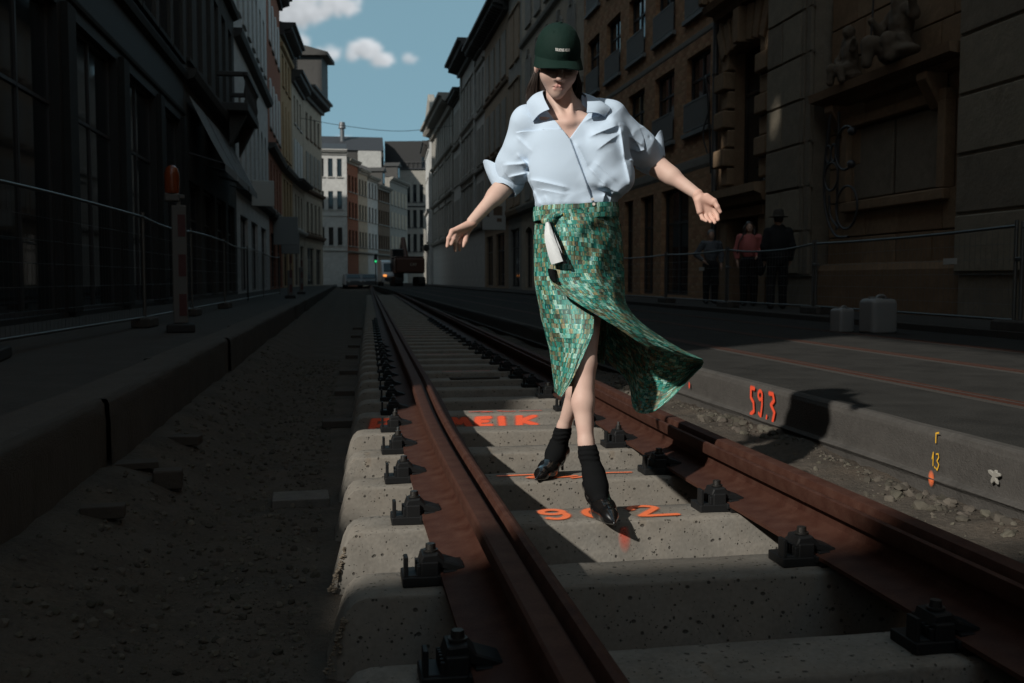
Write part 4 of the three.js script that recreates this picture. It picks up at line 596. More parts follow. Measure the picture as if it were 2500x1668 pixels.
// ---- fences
function fencePanel(a, b, y0, h, label, group, o2 = {}) {
  const dx = b[0] - a[0], dz = b[1] - a[1], L = Math.hypot(dx, dz), o = thing('wire_fence', label, 'fence', [a[0], y0, a[1]], Math.atan2(-dz, dx), group);
  for (const x of [0, L]) mesh('post', cyl(0.021, 0.021, h + 0.06, x, h / 2 + 0.08, 0, 10), 'galvanised', o);
  const sag = o2.sag ?? -0.02; mesh('top_rail', tube([[0, h + 0.05, 0], [L * 0.3, h + 0.04 + sag, 0.01], [L * 0.7, h + 0.04 + sag, 0], [L, h + 0.05, 0]], 0.017, 20, 8), 'galvanised', o);
  mesh('bottom_rail', rod([0, 0.13, 0], [L, 0.13, 0], 0.015, 8), 'galvanised', o);
  const gs = [], n = Math.round(L / 0.11); for (let k = 1; k < n; k++) gs.push(rod([k * L / n, 0.13, 0], [k * L / n, h + 0.02, 0], 0.0017, 4)); for (let k = 1; k < 6; k++) gs.push(rod([0, 0.13 + k * (h - 0.1) / 6, 0.004], [L, 0.13 + k * (h - 0.1) / 6, 0.004], 0.0022, 4));
  mesh('wire_mesh', mergeGeometries(gs), group.includes('left') ? 'dark_steel' : 'galvanised', o).userData.kind = 'stuff';
  if (o2.coupler) mesh('coupler', mergeGeometries([rbox(0.16, 0.045, 0.06, 0.01, 0.0, h * 0.74, 0), cyl(0.012, 0.012, 0.09, 0.05, h * 0.74, 0.03, 8)]), 'galvanised', o);
  if (o2.plate) mesh('name_plate', rbox(0.3, 0.07, 0.006, 0.002, o2.plate, h * 0.72, 0.015), M.plate ?? mat('plate', [0.45, 0.44, 0.41], 0.6), o);
  return o;
}
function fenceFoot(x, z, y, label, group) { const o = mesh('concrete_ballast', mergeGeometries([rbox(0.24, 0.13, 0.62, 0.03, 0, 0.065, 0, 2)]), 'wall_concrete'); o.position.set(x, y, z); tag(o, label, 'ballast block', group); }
const PY = 0.305;
{
  const P = [[6.70, -5.2], [6.86, -9.35], [7.24, -14.7], [7.16, -18.15], [7.2, -22.0], [7.2, -26.2], [7.2, -30.4], [7.2, -35]], n = ['wire fence panel at the right edge of the picture, in front of the stone pilaster', 'wire fence panel in front of the figure niche, with a name plate', 'wire fence panel in front of the man in the hat', 'wire fence panel in front of the woman in pink', 'wire fence panel in front of the brick piers, nearest the striped shirt', 'wire fence panel between the brick piers and the skirt', 'small wire fence panel half hidden by the skirt'];
  for (let k = 0; k < P.length - 1; k++) fencePanel([P[k + 1][0], P[k + 1][1] + 0.05], [P[k][0], P[k][1] - 0.05], RY + (k ? 0.06 : 0.04), 1.06, n[k], 'wire fence along the right pavement', { coupler: k < 3, plate: k === 1 ? 4.0 : k === 3 ? 2.4 : k === 5 ? 2.2 : 0, sag: k === 2 ? -0.05 : -0.01 });
  [['concrete fence foot near the right edge of the picture', 1], ['concrete fence foot behind the white canisters', 2], ['concrete fence foot below the striped shirt', 3], ['concrete fence foot in front of the brick piers', 4]].forEach(([l, k]) => fenceFoot(P[k][0] + 0.02, P[k][1], RY + 0.06, l, 'fence feet on the right'));
  const Q = [[-2.95, -5.0], [-2.82, -8.6], [-2.62, -13.6], [-2.62, -17.6], [-2.6, -22], [-2.6, -27], [-2.6, -32], [-2.5, -38]], m = ['dark wire fence panel at the left picture edge', 'wire fence panel left of the warning lamp post', 'wire fence panel behind the warning lamp post', 'wire fence panel right past the warning lamp post', 'fifth wire fence panel up the left side', 'sixth wire fence panel up the left side', 'last wire fence panel up the left side'];
  for (let k = 0; k < Q.length - 1; k++) fencePanel(Q[k], Q[k + 1], 0.22, 1.38, m[k], 'wire fence along the left pavement', { sag: k % 2 ? 0.02 : -0.03, plate: k === 0 ? 3.2 : 0 });
  [['dark fence foot left of the warning lamp post', 2], ['dark fence foot right of the warning lamp post', 3], ['dark fence foot farther up the left pavement', 4]].forEach(([l, k]) => fenceFoot(Q[k][0], Q[k][1], 0.22, l, 'fence feet on the left'));
}
// ---- canisters
mat('hdpe', [0.19, 0.193, 0.19], 0.5, { transmission: 0.0, sheen: 0.2 });
function canister(x, z, w, h, ry, label) {
  const o = thing('plastic_canister', label, 'canister', [x, RY, z], ry, 'white canisters by the fence');
  const body = (() => { const d = w * 0.78, n = 40, rows = [[0, 0.9], [0.02, 0.97], [0.06, 1], [0.55, 1], [0.57, 0.985], [0.6, 1], [0.84, 1], [0.92, 0.95], [0.97, 0.82], [1, 0.5], [1.0, 0.02]]; return gridSurf(n, rows.length - 1, (u, v) => { const i = Math.round(v * (rows.length - 1)), [yy, s] = rows[i], a = -u * 6.2832, c = Math.cos(a), q = Math.sin(a), e = 0.34; return [Math.sign(c) * Math.pow(Math.abs(c), e) * w / 2 * s, yy * h, Math.sign(q) * Math.pow(Math.abs(q), e) * d / 2 * s]; }); })();
  mesh('body', body, 'hdpe', o); mesh('handle', tube([[-w * 0.1, h * 0.96, 0], [-w * 0.02, h * 1.05, 0], [w * 0.22, h * 1.05, 0], [w * 0.3, h * 0.94, 0]], w * 0.05, 20, 8), 'hdpe', o); mesh('cap', cyl(w * 0.1, w * 0.095, h * 0.09, -w * 0.27, h * 1.0, 0, 18), 'hdpe', o); mesh('handle_gap', rbox(w * 0.3, h * 0.07, w * 0.32, 0.01, w * 0.1, h * 0.965, w * 0.12), 'black_plastic', o);
}
canister(6.02, -10.62, 0.36, 0.40, 0.2, 'large white plastic canister standing by the fence'); canister(5.70, -10.85, 0.24, 0.28, 0.35, 'smaller white plastic canister left of the large one');

// ---- warning posts with lamp
mat('post_white', [0.09, 0.088, 0.083], 0.6); mat('post_red', [0.055, 0.010, 0.010], 0.6); mat('lamp_orange', [0.22, 0.045, 0.010], 0.25, { transmission: 0.25, thickness: 0 }); mat('rubber', [0.03, 0.03, 0.03], 0.8);
function warningPost(x, z, y, h, lamp, label, ry) {
  const o = thing('warning_post', label, 'warning post', [x, y, z], ry, 'warning posts along the left wall');
  mesh('foot', rbox(0.32, 0.1, 0.6, 0.02, 0, 0.05, 0), 'rubber', o); mesh('board', rbox(0.17, h - 0.1, 0.06, 0.015, 0, 0.1 + (h - 0.1) / 2, 0), 'post_white', o);
  for (let k = 0; k < 3; k++) mesh('red_band', box(0.085, 0.26, 0.004, 0.028, 0.32 + k * 0.47, 0.033), 'post_red', o);
  if (lamp) { const b = mesh('lamp_housing', mergeGeometries([rbox(0.17, 0.1, 0.12, 0.02, -0.07, h + 0.09, 0), rbox(0.05, 0.1, 0.05, 0.01, 0, h + 0.02, 0), rbox(0.06, 0.05, 0.1, 0.01, 0.04, h + 0.10, 0)]), 'post_white', o); const g = new THREE.LatheGeometry([[0.075, 0], [0.085, 0.04], [0.085, 0.22], [0.07, 0.29], [0.035, 0.325], [0.0, 0.33]].map((p) => new THREE.Vector2(...p)), 20); g.translate(-0.07, h + 0.14, 0); mesh('lamp_lens', g, 'lamp_orange', b); }
}
warningPost(-1.97, -12.35, 0.22, 1.5, true, 'white and red warning post with an orange lamp behind the low wall', 0.15);
warningPost(-2.78, -8.2, 0.22, 1.2, false, 'red-banded warning post cut by the left picture edge', 0.15);
warningPost(-1.9, -42, 0.22, 1.1, false, 'far red-banded warning post up the left side', 0.1);
warningPost(-1.85, -33, 0.22, 0.9, false, 'short red-banded warning post beside the low wall', 0.1);

// ---- wires, pipes, signs
{
  const o = mesh('overhead_wire', tube([[-4.0, 14.3, -86], [0.0, 13.55, -85], [4.4, 13.1, -84], [8.8, 13.5, -83]], 0.022, 40, 5), 'frame_dark'); tag(o, 'thin dark wire hanging across the street against the sky', 'wire');
  const p = thing('drain_pipe', 'grey drainpipe between the brick building and the stone palace', 'pipe', [BX - 0.1, 0.3, -22.97]); mesh('pipe', cyl(0.07, 0.07, 18, 0, 9, 0, 12), 'zinc', p); for (let k = 0; k < 8; k++) mesh('bracket', cyl(0.085, 0.085, 0.05, 0, 1 + k * 2.2, 0, 12), 'dark_steel', p);
  tag(mesh('hanging_cable', tube([[BX - 0.06, 5.6, -23.5], [BX - 0.2, 5.75, -23.35], [BX - 0.2, 5.2, -23.2], [BX - 0.12, 4.3, -23.25], [BX - 0.1, 3.4, -23.2]], 0.025, 30, 6), 'frame_dark'), 'black cable looped beside the drainpipe', 'cable');
  tag(mesh('hanging_cable', tube([[BX - 0.1, 4.9, -23.4], [BX - 0.2, 4.4, -23.5], [BX - 0.14, 3.9, -23.35]], 0.02, 20, 6), 'frame_dark'), 'short loose end of black cable below the loop', 'cable');
  const q = thing('wall_plaque', 'small framed plaque on the stone front above the drainpipe bracket', 'plaque', [BX - 0.05, 6.45, -22.45], -Math.PI / 2); mesh('frame', at(extrudeShape([[-0.15, -0.2], [0.15, -0.2], [0.15, 0.2], [-0.15, 0.2]], 0.05, 0.006, [[[-0.11, -0.16], [0.11, -0.16], [0.11, 0.16], [-0.11, 0.16]]]), 0, 0, 0), 'mortar', q); mesh('plate', box(0.22, 0.32, 0.02, 0, 0, 0.02), 'dark_trim', q);
  mat('sign_white', [0.42, 0.41, 0.38], 0.5);
  const sg = thing('shop_sign', 'pale square shop sign with brown print on the right houses', 'sign', [7.9, 3.2, -54], 0.1); mesh('board', rbox(1.3, 1.8, 0.12, 0.03, 0, 1.2, 0), 'sign_white', sg); mesh('arm', rod([0.6, 2.1, 0], [0.95, 2.1, 0], 0.03), 'dark_steel', sg); mesh('print', mergeGeometries([box(0.5, 0.5, 0.004, 0.2, 1.35, 0.063), box(0.12, 0.6, 0.004, -0.35, 1.3, 0.063), box(0.28, 0.2, 0.004, 0.28, 0.85, 0.063)]), 'brown_stone', sg);
  [[-46.5, 4.1, 1.0, 'glossy pale shop sign sticking out on the left', 'sign_white'], [-63, 3.2, 1.5, 'dim square shop sign by the red brick house', 'panel_grey'], [-68, 2.6, 1.2, 'second dim shop sign farther along the left', 'panel_grey']].forEach(([z, y, s, l, m]) => { const t = thing('shop_sign', l, 'sign', [LX + 0.75, y, z], 0.2, 'shop signs on the left'); mesh('board', rbox(1.0 * s, 1.15 * s, 0.14, 0.03, 0, 0.6, 0), m, t); mesh('arm', rod([-0.7, 0.9, 0], [-0.4, 0.9, 0], 0.03), 'dark_steel', t); });
}
// ---- traffic light, machine and van far up the street
{
  const t = thing('traffic_light', 'far traffic light showing green', 'traffic light', [2.85, RY, -104]); mesh('pole', cyl(0.06, 0.05, 3.1, 0, 1.55, 0, 10), 'dark_steel', t); mesh('housing', rbox(0.34, 0.95, 0.25, 0.05, 0, 2.7, 0), 'frame_dark', t);
  mat('green_signal', [0.02, 0.3, 0.1], 0.4, { emissive: new THREE.Color(0.05, 0.9, 0.3), emissiveIntensity: 0.8 }); mesh('green_signal_lamp', cyl(0.12, 0.12, 0.04, 0, 0, 0, 16).rotateX(Math.PI / 2).translate(0, 2.42, 0.14), 'green_signal', t); for (const y of [2.72, 3.0]) mesh('dark_lens', cyl(0.1, 0.1, 0.04, 0, 0, 0, 14).rotateX(Math.PI / 2).translate(0, y, 0.14), 'glass', t);
  mat('machine_brown', [0.085, 0.032, 0.018], 0.5); mat('letter_pale', [0.30, 0.26, 0.2], 0.6);
  const m = thing('excavator', 'brown tracked excavator seen from behind, lettered on its counterweight', 'excavator', [5.05, RY, -86], 0.1);
  for (const s of [-1, 1]) { const k = mesh('track', at(extrudeShape([[-1.7, 0.25], [-1.35, 0], [1.35, 0], [1.7, 0.25], [1.7, 0.55], [1.3, 0.8], [-1.3, 0.8], [-1.7, 0.55]], 0.5, 0.04), s * 1.0 + 0.25, 0, 0, -Math.PI / 2), 'rubber', m); for (let q = 0; q < 5; q++) mesh('roller', cyl(0.2, 0.2, 0.54, 0, 0, 0, 12).rotateZ(Math.PI / 2).translate(s * 1.0, 0.4, -1.1 + q * 0.55), 'dark_steel', k); }
  mesh('counterweight', rbox(2.5, 1.35, 0.9, 0.18, 0, 1.75, 1.2, 3), 'machine_brown', m); mesh('engine_cover', rbox(2.3, 1.25, 2.2, 0.08, 0, 1.75, -0.2, 2), 'machine_brown', m); mesh('hood_rim', rbox(2.4, 0.08, 3.0, 0.02, 0, 2.47, 0.1), 'machine_brown', m);
  const cb = mesh('cab', rbox(1.0, 1.7, 1.5, 0.08, -0.7, 2.35, -1.3, 2), 'frame_dark', m); mesh('cab_pane', box(0.8, 0.8, 0.02, -0.7, 2.7, -0.54), 'glass', cb);
  mesh('boom', mergeGeometries([rod([0.2, 1.9, -1.4], [0.2, 4.2, -3.6], 0.22, 8), rod([0.2, 4.2, -3.6], [0.2, 2.2, -5.8], 0.18, 8)]), 'machine_brown', m);
  const lt = canvasTex(128, 64, (g) => { g.fillStyle = '#000'; g.fillRect(0, 0, 128, 64); g.fillStyle = '#fff'; g.font = 'bold 50px sans-serif'; g.textAlign = 'center'; g.textBaseline = 'middle'; g.fillText('CAT', 64, 34); }, false);
  paint('lettering', m, 0.8, 0.4, lt, [0.34, 0.30, 0.24], [0.25, 1.85, 1.657], [0, 0, 0]);
  mat('van_white', [0.6, 0.6, 0.6], 0.3, { clearcoat: 0.6 });
  const v = thing('white_van', 'white van with a lit orange lamp beside the excavator', 'van', [3.72, RY, -89], 0.05);
  mesh('body', at(extrudeShape([[-2.4, 0.35], [2.3, 0.35], [2.4, 0.9], [2.25, 1.15], [1.6, 2.1], [1.2, 2.25], [-2.4, 2.25]], 1.8, 0.06), 0.9, 0, 0, -Math.PI / 2), 'van_white', v); mesh('windscreen', at(box(1.5, 0.85, 0.02), 0, 1.62, 1.98, 0, -R(35)), 'glass', v); mesh('grille', box(1.4, 0.3, 0.03, 0, 0.62, 2.42), 'frame_dark', v);
  for (const s of [-1, 1]) { mesh('headlight', rbox(0.3, 0.18, 0.05, 0.02, s * 0.68, 0.9, 2.40), s < 0 ? mat('indicator', [0.5, 0.2, 0.05], 0.4, { emissive: new THREE.Color(1, 0.35, 0.08), emissiveIntensity: 1.2 }) : 'glass', v); for (const z of [-1.5, 1.5]) { const w = mesh('wheel', cyl(0.33, 0.33, 0.2, 0, 0, 0, 20).rotateZ(Math.PI / 2).translate(s * 0.84, 0.33, z), 'rubber', v); mesh('rim', cyl(0.18, 0.18, 0.22, 0, 0, 0, 14).rotateZ(Math.PI / 2).translate(s * 0.84, 0.33, z), 'zinc', w); } }
  for (const [x, z, l] of [[0.5, -105, 'far parked silver car left of the track end'], [2.1, -107, 'far parked grey car at the end of the track']]) { const c = thing('parked_car', l, 'car', [x, -0.1, z], 0.1, 'cars at the street end'); mesh('body', at(extrudeShape([[-2.1, 0.3], [2.1, 0.3], [2.15, 0.75], [1.1, 0.95], [0.5, 1.45], [-1.2, 1.45], [-1.9, 0.95], [-2.15, 0.8]], 1.66, 0.06), 0.83, 0, 0, -Math.PI / 2), 'zinc', c); mesh('windscreen', at(box(1.35, 0.55, 0.02), 0, 1.22, 0.83, 0, -R(50)), 'glass', c); for (const s of [-1, 1]) { mesh('headlight', rbox(0.3, 0.14, 0.05, 0.02, s * 0.6, 0.7, 2.12), 'frame_white', c); for (const q of [-1.3, 1.3]) mesh('wheel', cyl(0.31, 0.31, 0.2, 0, 0, 0, 18).rotateZ(Math.PI / 2).translate(s * 0.78, 0.31, q), 'rubber', c); } }
}
// ---- carved figures and wrought iron at the palace niche
mat('carved_stone', [0.12, 0.095, 0.07], 0.85, { ...B(texs.rough, 5, 0.01) });
{
  const seated = union([ell([0, 0.62, 0], [0.24, 0.34, 0.17]), ell([0, 1.03, 0.02], [0.1, 0.13, 0.11]), ell([0, 0.93, 0.1], [0.085, 0.13, 0.06]), ...chain([[-0.22, 0.82, 0], [-0.38, 0.55, 0.14], [-0.3, 0.72, 0.34]], [0.09, 0.075, 0.055]), ...chain([[0.22, 0.82, 0], [0.42, 0.66, 0.05], [0.55, 0.9, 0.16]], [0.09, 0.075, 0.055]), ...chain([[-0.12, 0.3, 0.05], [-0.2, 0.34, 0.42], [-0.2, 0.03, 0.46]], [0.14, 0.11, 0.08]), ...chain([[0.12, 0.3, 0.05], [0.26, 0.3, 0.36], [0.3, 0.03, 0.36]], [0.14, 0.11, 0.08]), ell([0, 0.16, 0.05], [0.36, 0.18, 0.26]), ell([0.3, 0.12, 0.14], [0.35, 0.11, 0.2])], 0.09);
  const o = thing('stone_figure', 'seated bearded stone figure with a staff on the niche ledge', 'statue', [8.5, 4.175, -14.5], -Math.PI / 2); mesh('body', surfaceNets((x, y, z) => seated(x, y, z) + 0.012 * n3(x * 14, y * 9, z * 14), [-0.75, -0.05, -0.35], [0.8, 1.25, 0.65], 0.024), 'carved_stone', o); mesh('staff', rod([-0.3, 0.0, 0.36], [-0.26, 1.7, 0.3], 0.018), 'dark_trim', o);
  const small = union([ell([0, 0.5, 0], [0.16, 0.26, 0.13]), ell([0, 0.87, 0.03], [0.1, 0.115, 0.11]), ...chain([[0.14, 0.65, 0], [0.3, 0.52, 0.12], [0.42, 0.66, 0.16]], [0.06, 0.05, 0.04]), ...chain([[-0.14, 0.65, 0], [-0.24, 0.42, 0.1], [-0.1, 0.3, 0.18]], [0.06, 0.05, 0.04]), ...chain([[-0.08, 0.28, 0.02], [-0.1, 0.26, 0.28], [-0.1, 0.02, 0.3]], [0.1, 0.075, 0.06]), ...chain([[0.08, 0.28, 0.02], [0.14, 0.2, 0.26], [0.2, 0.02, 0.24]], [0.1, 0.075, 0.06]), ell([0, 0.12, 0], [0.24, 0.13, 0.2]), ell([-0.26, 0.66, -0.06], [0.18, 0.24, 0.05])], 0.07);
  const p = thing('stone_figure', 'smaller winged stone child at the left end of the niche ledge', 'statue', [8.5, 4.175, -16.1], -Math.PI / 2); mesh('body', surfaceNets((x, y, z) => small(x, y, z) + 0.01 * n3(x * 16, y * 12, z * 16), [-0.55, -0.05, -0.3], [0.6, 1.05, 0.45], 0.022), 'carved_stone', p);
  const q = thing('iron_scrollwork', 'wrought iron scroll bracket fixed below the niche ledge', 'ironwork', [8.55, 0, -16.35], -Math.PI / 2);
  const arc = (cx, cy, r, a0, a1, n = 16, k = 1) => Array.from({ length: n + 1 }, (_, i) => { const a = R(mix(a0, a1, i / n)), rr = r * mix(1, k, i / n); return [cx + rr * Math.cos(a), cy + rr * Math.sin(a), 0.25]; });
  mesh('scroll', tube([...arc(0.55, 3.05, 0.36, 60, 300, 16)], 0.022, 50, 6), 'frame_dark', q); mesh('scroll_end', mergeGeometries([new THREE.SphereGeometry(0.07, 12, 8).toNonIndexed().translate(0.75, 3.3, 0.25), new THREE.SphereGeometry(0.07, 12, 8).toNonIndexed().translate(0.75, 2.76, 0.25)]), 'frame_dark', q);
  mesh('outer_sweep', tube([[-0.02, 3.7, 0.25], [-0.12, 3.2, 0.25], [-0.2, 2.6, 0.25], [-0.1, 2.0, 0.25], [0.25, 1.6, 0.25], [0.7, 1.55, 0.25]], 0.026, 50, 6), 'frame_dark', q); mesh('inner_sweep', tube([[0.0, 2.3, 0.25], [0.05, 1.95, 0.25], [0.35, 1.72, 0.25]], 0.022, 30, 6), 'frame_dark', q);
  mesh('ring', at(new THREE.TorusGeometry(0.24, 0.02, 8, 32).toNonIndexed(), 0.06, 2.62, 0.25), 'frame_dark', q); for (const x of [-0.06, 0.12]) mesh('small_ring', at(new THREE.TorusGeometry(0.085, 0.016, 8, 24).toNonIndexed().scale(1, 1.7, 1), x, 3.02, 0.25), 'frame_dark', q); mesh('big_ring', at(new THREE.TorusGeometry(0.36, 0.02, 8, 36).toNonIndexed(), 0.62, 2.05, 0.25), 'frame_dark', q); mesh('wall_bar', rod([0.0, 3.75, 0.1], [0.0, 1.7, 0.1], 0.025), 'frame_dark', q);
}

// ================================================================ the walking woman
mat('skin', [1, 1, 1], 0.58, { vertexColors: true, ...B(texs.fine, 22, 0.0002), specularIntensity: 0.6 });
mat('shirt_cotton', [0.56, 0.66, 0.76], 0.85, { ...B(texs.fine, 30, 0.0005) });
M.shirt_cotton.color.setRGB(0.50, 0.61, 0.735);
mat('cap_twill', [0.005, 0.019, 0.0145], 0.8, { ...B(texs.fine, 30, 0.0005), sheen: 0.12, sheenRoughness: 0.5, sheenColor: new THREE.Color(0.02, 0.08, 0.06) });
mat('hair', [0.022, 0.013, 0.009], 0.42); mat('sock', [0.007, 0.0075, 0.008], 0.95, { specularIntensity: 0.12, ...B(texs.fine, 30, 0.0006) }); mat('patent', [0.006, 0.006, 0.0065], 0.22, { clearcoat: 1, clearcoatRoughness: 0.05 });
mat('lining', [0.62, 0.65, 0.66], 0.7); mat('thread', [0.75, 0.75, 0.72], 0.7); mat('button', [0.6, 0.55, 0.5], 0.3);
const printTex = canvasTex(1024, 1024, (g, w, h) => {
  // woven-looking print: rows of short upright dashes, the hue drifting slowly from teal to olive
  const r = rng(314), teal = ['#1a655b', '#2a8075', '#45978a', '#75b0a4', '#14463f', '#a3c7ba', '#55583f'], olive = ['#46483a', '#605d4a', '#7d765d', '#333a30', '#968c68', '#2a6a5f', '#4c9a8c'], spark = ['#c3ab52', '#1f5f93', '#b9d6c6', '#d0bd6a'];
  g.fillStyle = '#0f5f55'; g.fillRect(0, 0, w, h); const rows = 19, rh = h / rows;
  for (let j = 0; j < rows; j++) {
    let x = 0; const y = j * rh;
    while (x < w) {
      const cw = 16 + r() * 22, q = n3(x * 0.006, y * 0.006, 5) + 0.55 * (r() - 0.5), pal = q > 0.10 ? olive : teal; const pick = () => pal[Math.floor(r() * pal.length)];
      g.fillStyle = pick(); g.fillRect(x, y, cw, rh);
      for (let k = 0; k < 6; k++) { g.globalAlpha = 0.3 + 0.5 * r(); g.fillStyle = r() < 0.2 ? spark[Math.floor(r() * 4)] : pick(); const sw = 1.5 + r() * 6, y0 = rh * 0.4 * r(); g.fillRect(x + r() * (cw - sw), y + y0, sw, (rh - y0) * (0.6 + 0.4 * r())); }
      g.globalAlpha = 0.5; g.fillStyle = '#0b423c'; g.fillRect(x + cw - 1.5, y, 1.5, rh); g.globalAlpha = 1; x += cw;
    }
    for (let q = 0; q < 22; q++) { g.globalAlpha = 0.7; g.fillStyle = r() < 0.45 ? '#2f9e90' : '#0b3a34'; g.fillRect(r() * w, y + rh - 4 + r() * 2, 30 + r() * 80, 2.2 + r() * 1.6); } g.globalAlpha = 1;
  }
});
mat('skirt_print', [1.0, 1.0, 1.0], 0.5, { map: rep(printTex, 1 / 0.35), ...B(texs.fine, 20, 0.0004), specularIntensity: 0.6, side: THREE.DoubleSide });

const woman = thing('person', 'walking person in green cap, pale blue shirt and patterned wrap skirt, arms held out', 'person', [0.879, 0, -3.706], -R(9.35));
const px = (u, v, z = 0) => [(u - 1250) * (3.8 - z) / 2430 - 0.266, 0.85 + (681 - v) * (3.8 - z) / 2430, z];   // metres in the figure's own frame, measured off the photograph

// head frame: pitched down, turned a little
const HC = [-0.098, 1.642, 0.052], HA = R(23), HY = R(5), HR = R(-2);
const headM = new THREE.Matrix4().makeRotationFromEuler(new THREE.Euler(HA, HY, HR, 'YXZ')).setPosition(...HC), headI = headM.clone().invert().elements;
const toHead = (x, y, z) => [headI[0] * x + headI[4] * y + headI[8] * z + headI[12], headI[1] * x + headI[5] * y + headI[9] * z + headI[13], headI[2] * x + headI[6] * y + headI[10] * z + headI[14]];
const headParts = union([ell([0, 0.035, -0.018], [0.073, 0.088, 0.092]), ell([0, -0.026, 0.026], [0.056, 0.070, 0.061]), ell([0, -0.070, 0.049], [0.032, 0.030, 0.034]), cap([0, -0.092, 0.069], [0, -0.090, 0.067], 0.0145), ell([-0.037, -0.026, 0.056], [0.026, 0.026, 0.024]), ell([0.037, -0.026, 0.056], [0.026, 0.026, 0.024])], 0.035);
const nose = union([cap([0, 0.016, 0.082], [0, -0.022, 0.104], 0.0075, 0.0105), ell([0, -0.029, 0.106], [0.0115, 0.0095, 0.011]), ell([-0.0125, -0.032, 0.089], [0.008, 0.0065, 0.009]), ell([0.0125, -0.032, 0.089], [0.008, 0.0065, 0.009])], 0.012);
const upLip = union([cap([-0.023, -0.0625, 0.0765], [-0.006, -0.0585, 0.0885], 0.0032, 0.0054), cap([0.023, -0.0625, 0.0765], [0.006, -0.0585, 0.0885], 0.0032, 0.0054)], 0.006), loLip = cap([-0.011, -0.0695, 0.0845], [0.011, -0.0695, 0.0845], 0.0062, 0.0062);
const ears = union([ell([-0.0755, -0.006, -0.012], [0.009, 0.031, 0.018]), ell([0.0755, -0.006, -0.012], [0.009, 0.031, 0.018])], 0.004), earDip = [ell([-0.086, 0.0, -0.008], [0.007, 0.020, 0.010]), ell([0.086, 0.0, -0.008], [0.007, 0.020, 0.010])];
const lids = union([ell([-0.031, 0.004, 0.067], [0.017, 0.011, 0.012]), ell([0.031, 0.004, 0.067], [0.017, 0.011, 0.012])], 0.004);
function headSDF(X, Y, Z) {
  const [x, y, z] = toHead(X, Y, Z); let d = headParts(x, y, z);
  for (const s of [-1, 1]) d = smax(d, -(Math.hypot((x - s * 0.031) / 1.4, y - 0.006, z - 0.093) - 0.013), 0.018);   // eye sockets
  d = smin(d, lids(x, y, z), 0.006); d = smin(d, nose(x, y, z), 0.010); d = smin(d, upLip(x, y, z), 0.006); d = smin(d, loLip(x, y, z), 0.007);
  d = smax(d, -cap([-0.021, -0.0640, 0.0875], [0.021, -0.0640, 0.0875], 0.0014)(x, y, z), 0.004); d = smax(d, -ell([0, -0.0465, 0.0915], [0.003, 0.006, 0.0035])(x, y, z), 0.006);
  let e = ears(x, y, z); for (const q of earDip) e = smax(e, -q(x, y, z), 0.005); d = smin(d, e, 0.006);
  for (const s of [-1, 1]) d = smax(d, -ell([s * 0.0065, -0.0375, 0.0925], [0.0035, 0.002, 0.004])(x, y, z), 0.003);
  return d;
}
const shL = [-0.205, 1.425, -0.02], elL = [-0.268, 1.238, -0.10], wrL = px(1153, 543, 0.0), shR = [0.105, 1.435, -0.03], elR = [0.292, 1.298, -0.13], wrR = px(1700, 477, -0.02);
const legF = [[0.035, 0.93, -0.01], [0.0, 0.54, 0.15], [-0.006, 0.40, 0.185], [0.004, 0.255, 0.218], [0.030, 0.14, 0.248]], legB = [[-0.055, 0.93, -0.01], [0.045, 0.52, -0.30], [0.008, 0.38, -0.385], [-0.042, 0.215, -0.455], [-0.060, 0.13, -0.495]];
const bodyList = [ell([-0.04, 1.28, -0.015], [0.135, 0.2, 0.085]), cap([-0.185, 1.425, -0.025], [0.085, 1.435, -0.03], 0.048), ell([-0.05, 1.385, 0.018], [0.125, 0.10, 0.068]), cap([-0.07, 1.44, -0.02], [-0.092, 1.585, 0.018], 0.054, 0.049), cap([-0.15, 1.455, -0.035], [-0.085, 1.53, -0.02], 0.034), cap([0.03, 1.46, -0.035], [-0.065, 1.53, -0.02], 0.034), ell([-0.02, 1.0, -0.02], [0.115, 0.15, 0.075]), ell([-0.035, 1.13, -0.01], [0.115, 0.1, 0.08]),
  ...chain([shL, elL, wrL], [0.045, 0.037, 0.0215]), cap([elL[0], elL[1], elL[2]], [mix(elL[0], wrL[0], 0.4), mix(elL[1], wrL[1], 0.4), mix(elL[2], wrL[2], 0.4)], 0.038, 0.034), ...chain([shR, elR, wrR], [0.045, 0.037, 0.0215]), cap(elR, [mix(elR[0], wrR[0], 0.4), mix(elR[1], wrR[1], 0.4), mix(elR[2], wrR[2], 0.4)], 0.036, 0.034),
  ...chain(legF, [0.066, 0.044, 0.0405, 0.027, 0.026]), ...chain(legB, [0.066, 0.044, 0.0405, 0.027, 0.026])];
const clav = [cap([-0.16, 1.445, 0.045], [-0.062, 1.425, 0.080], 0.010), cap([0.05, 1.45, 0.045], [-0.038, 1.425, 0.080], 0.010), cap([-0.125, 1.53, 0.03], [-0.06, 1.43, 0.078], 0.010, 0.007), cap([-0.045, 1.53, 0.045], [-0.045, 1.43, 0.078], 0.010, 0.007)], bodyU = union(bodyList, 0.022);
const bodySDF = (x, y, z) => { let d = bodyU(x, y, z); if (y > 1.38 && y < 1.58) for (const c of clav) d = smin(d, c(x, y, z), 0.022); return d; };
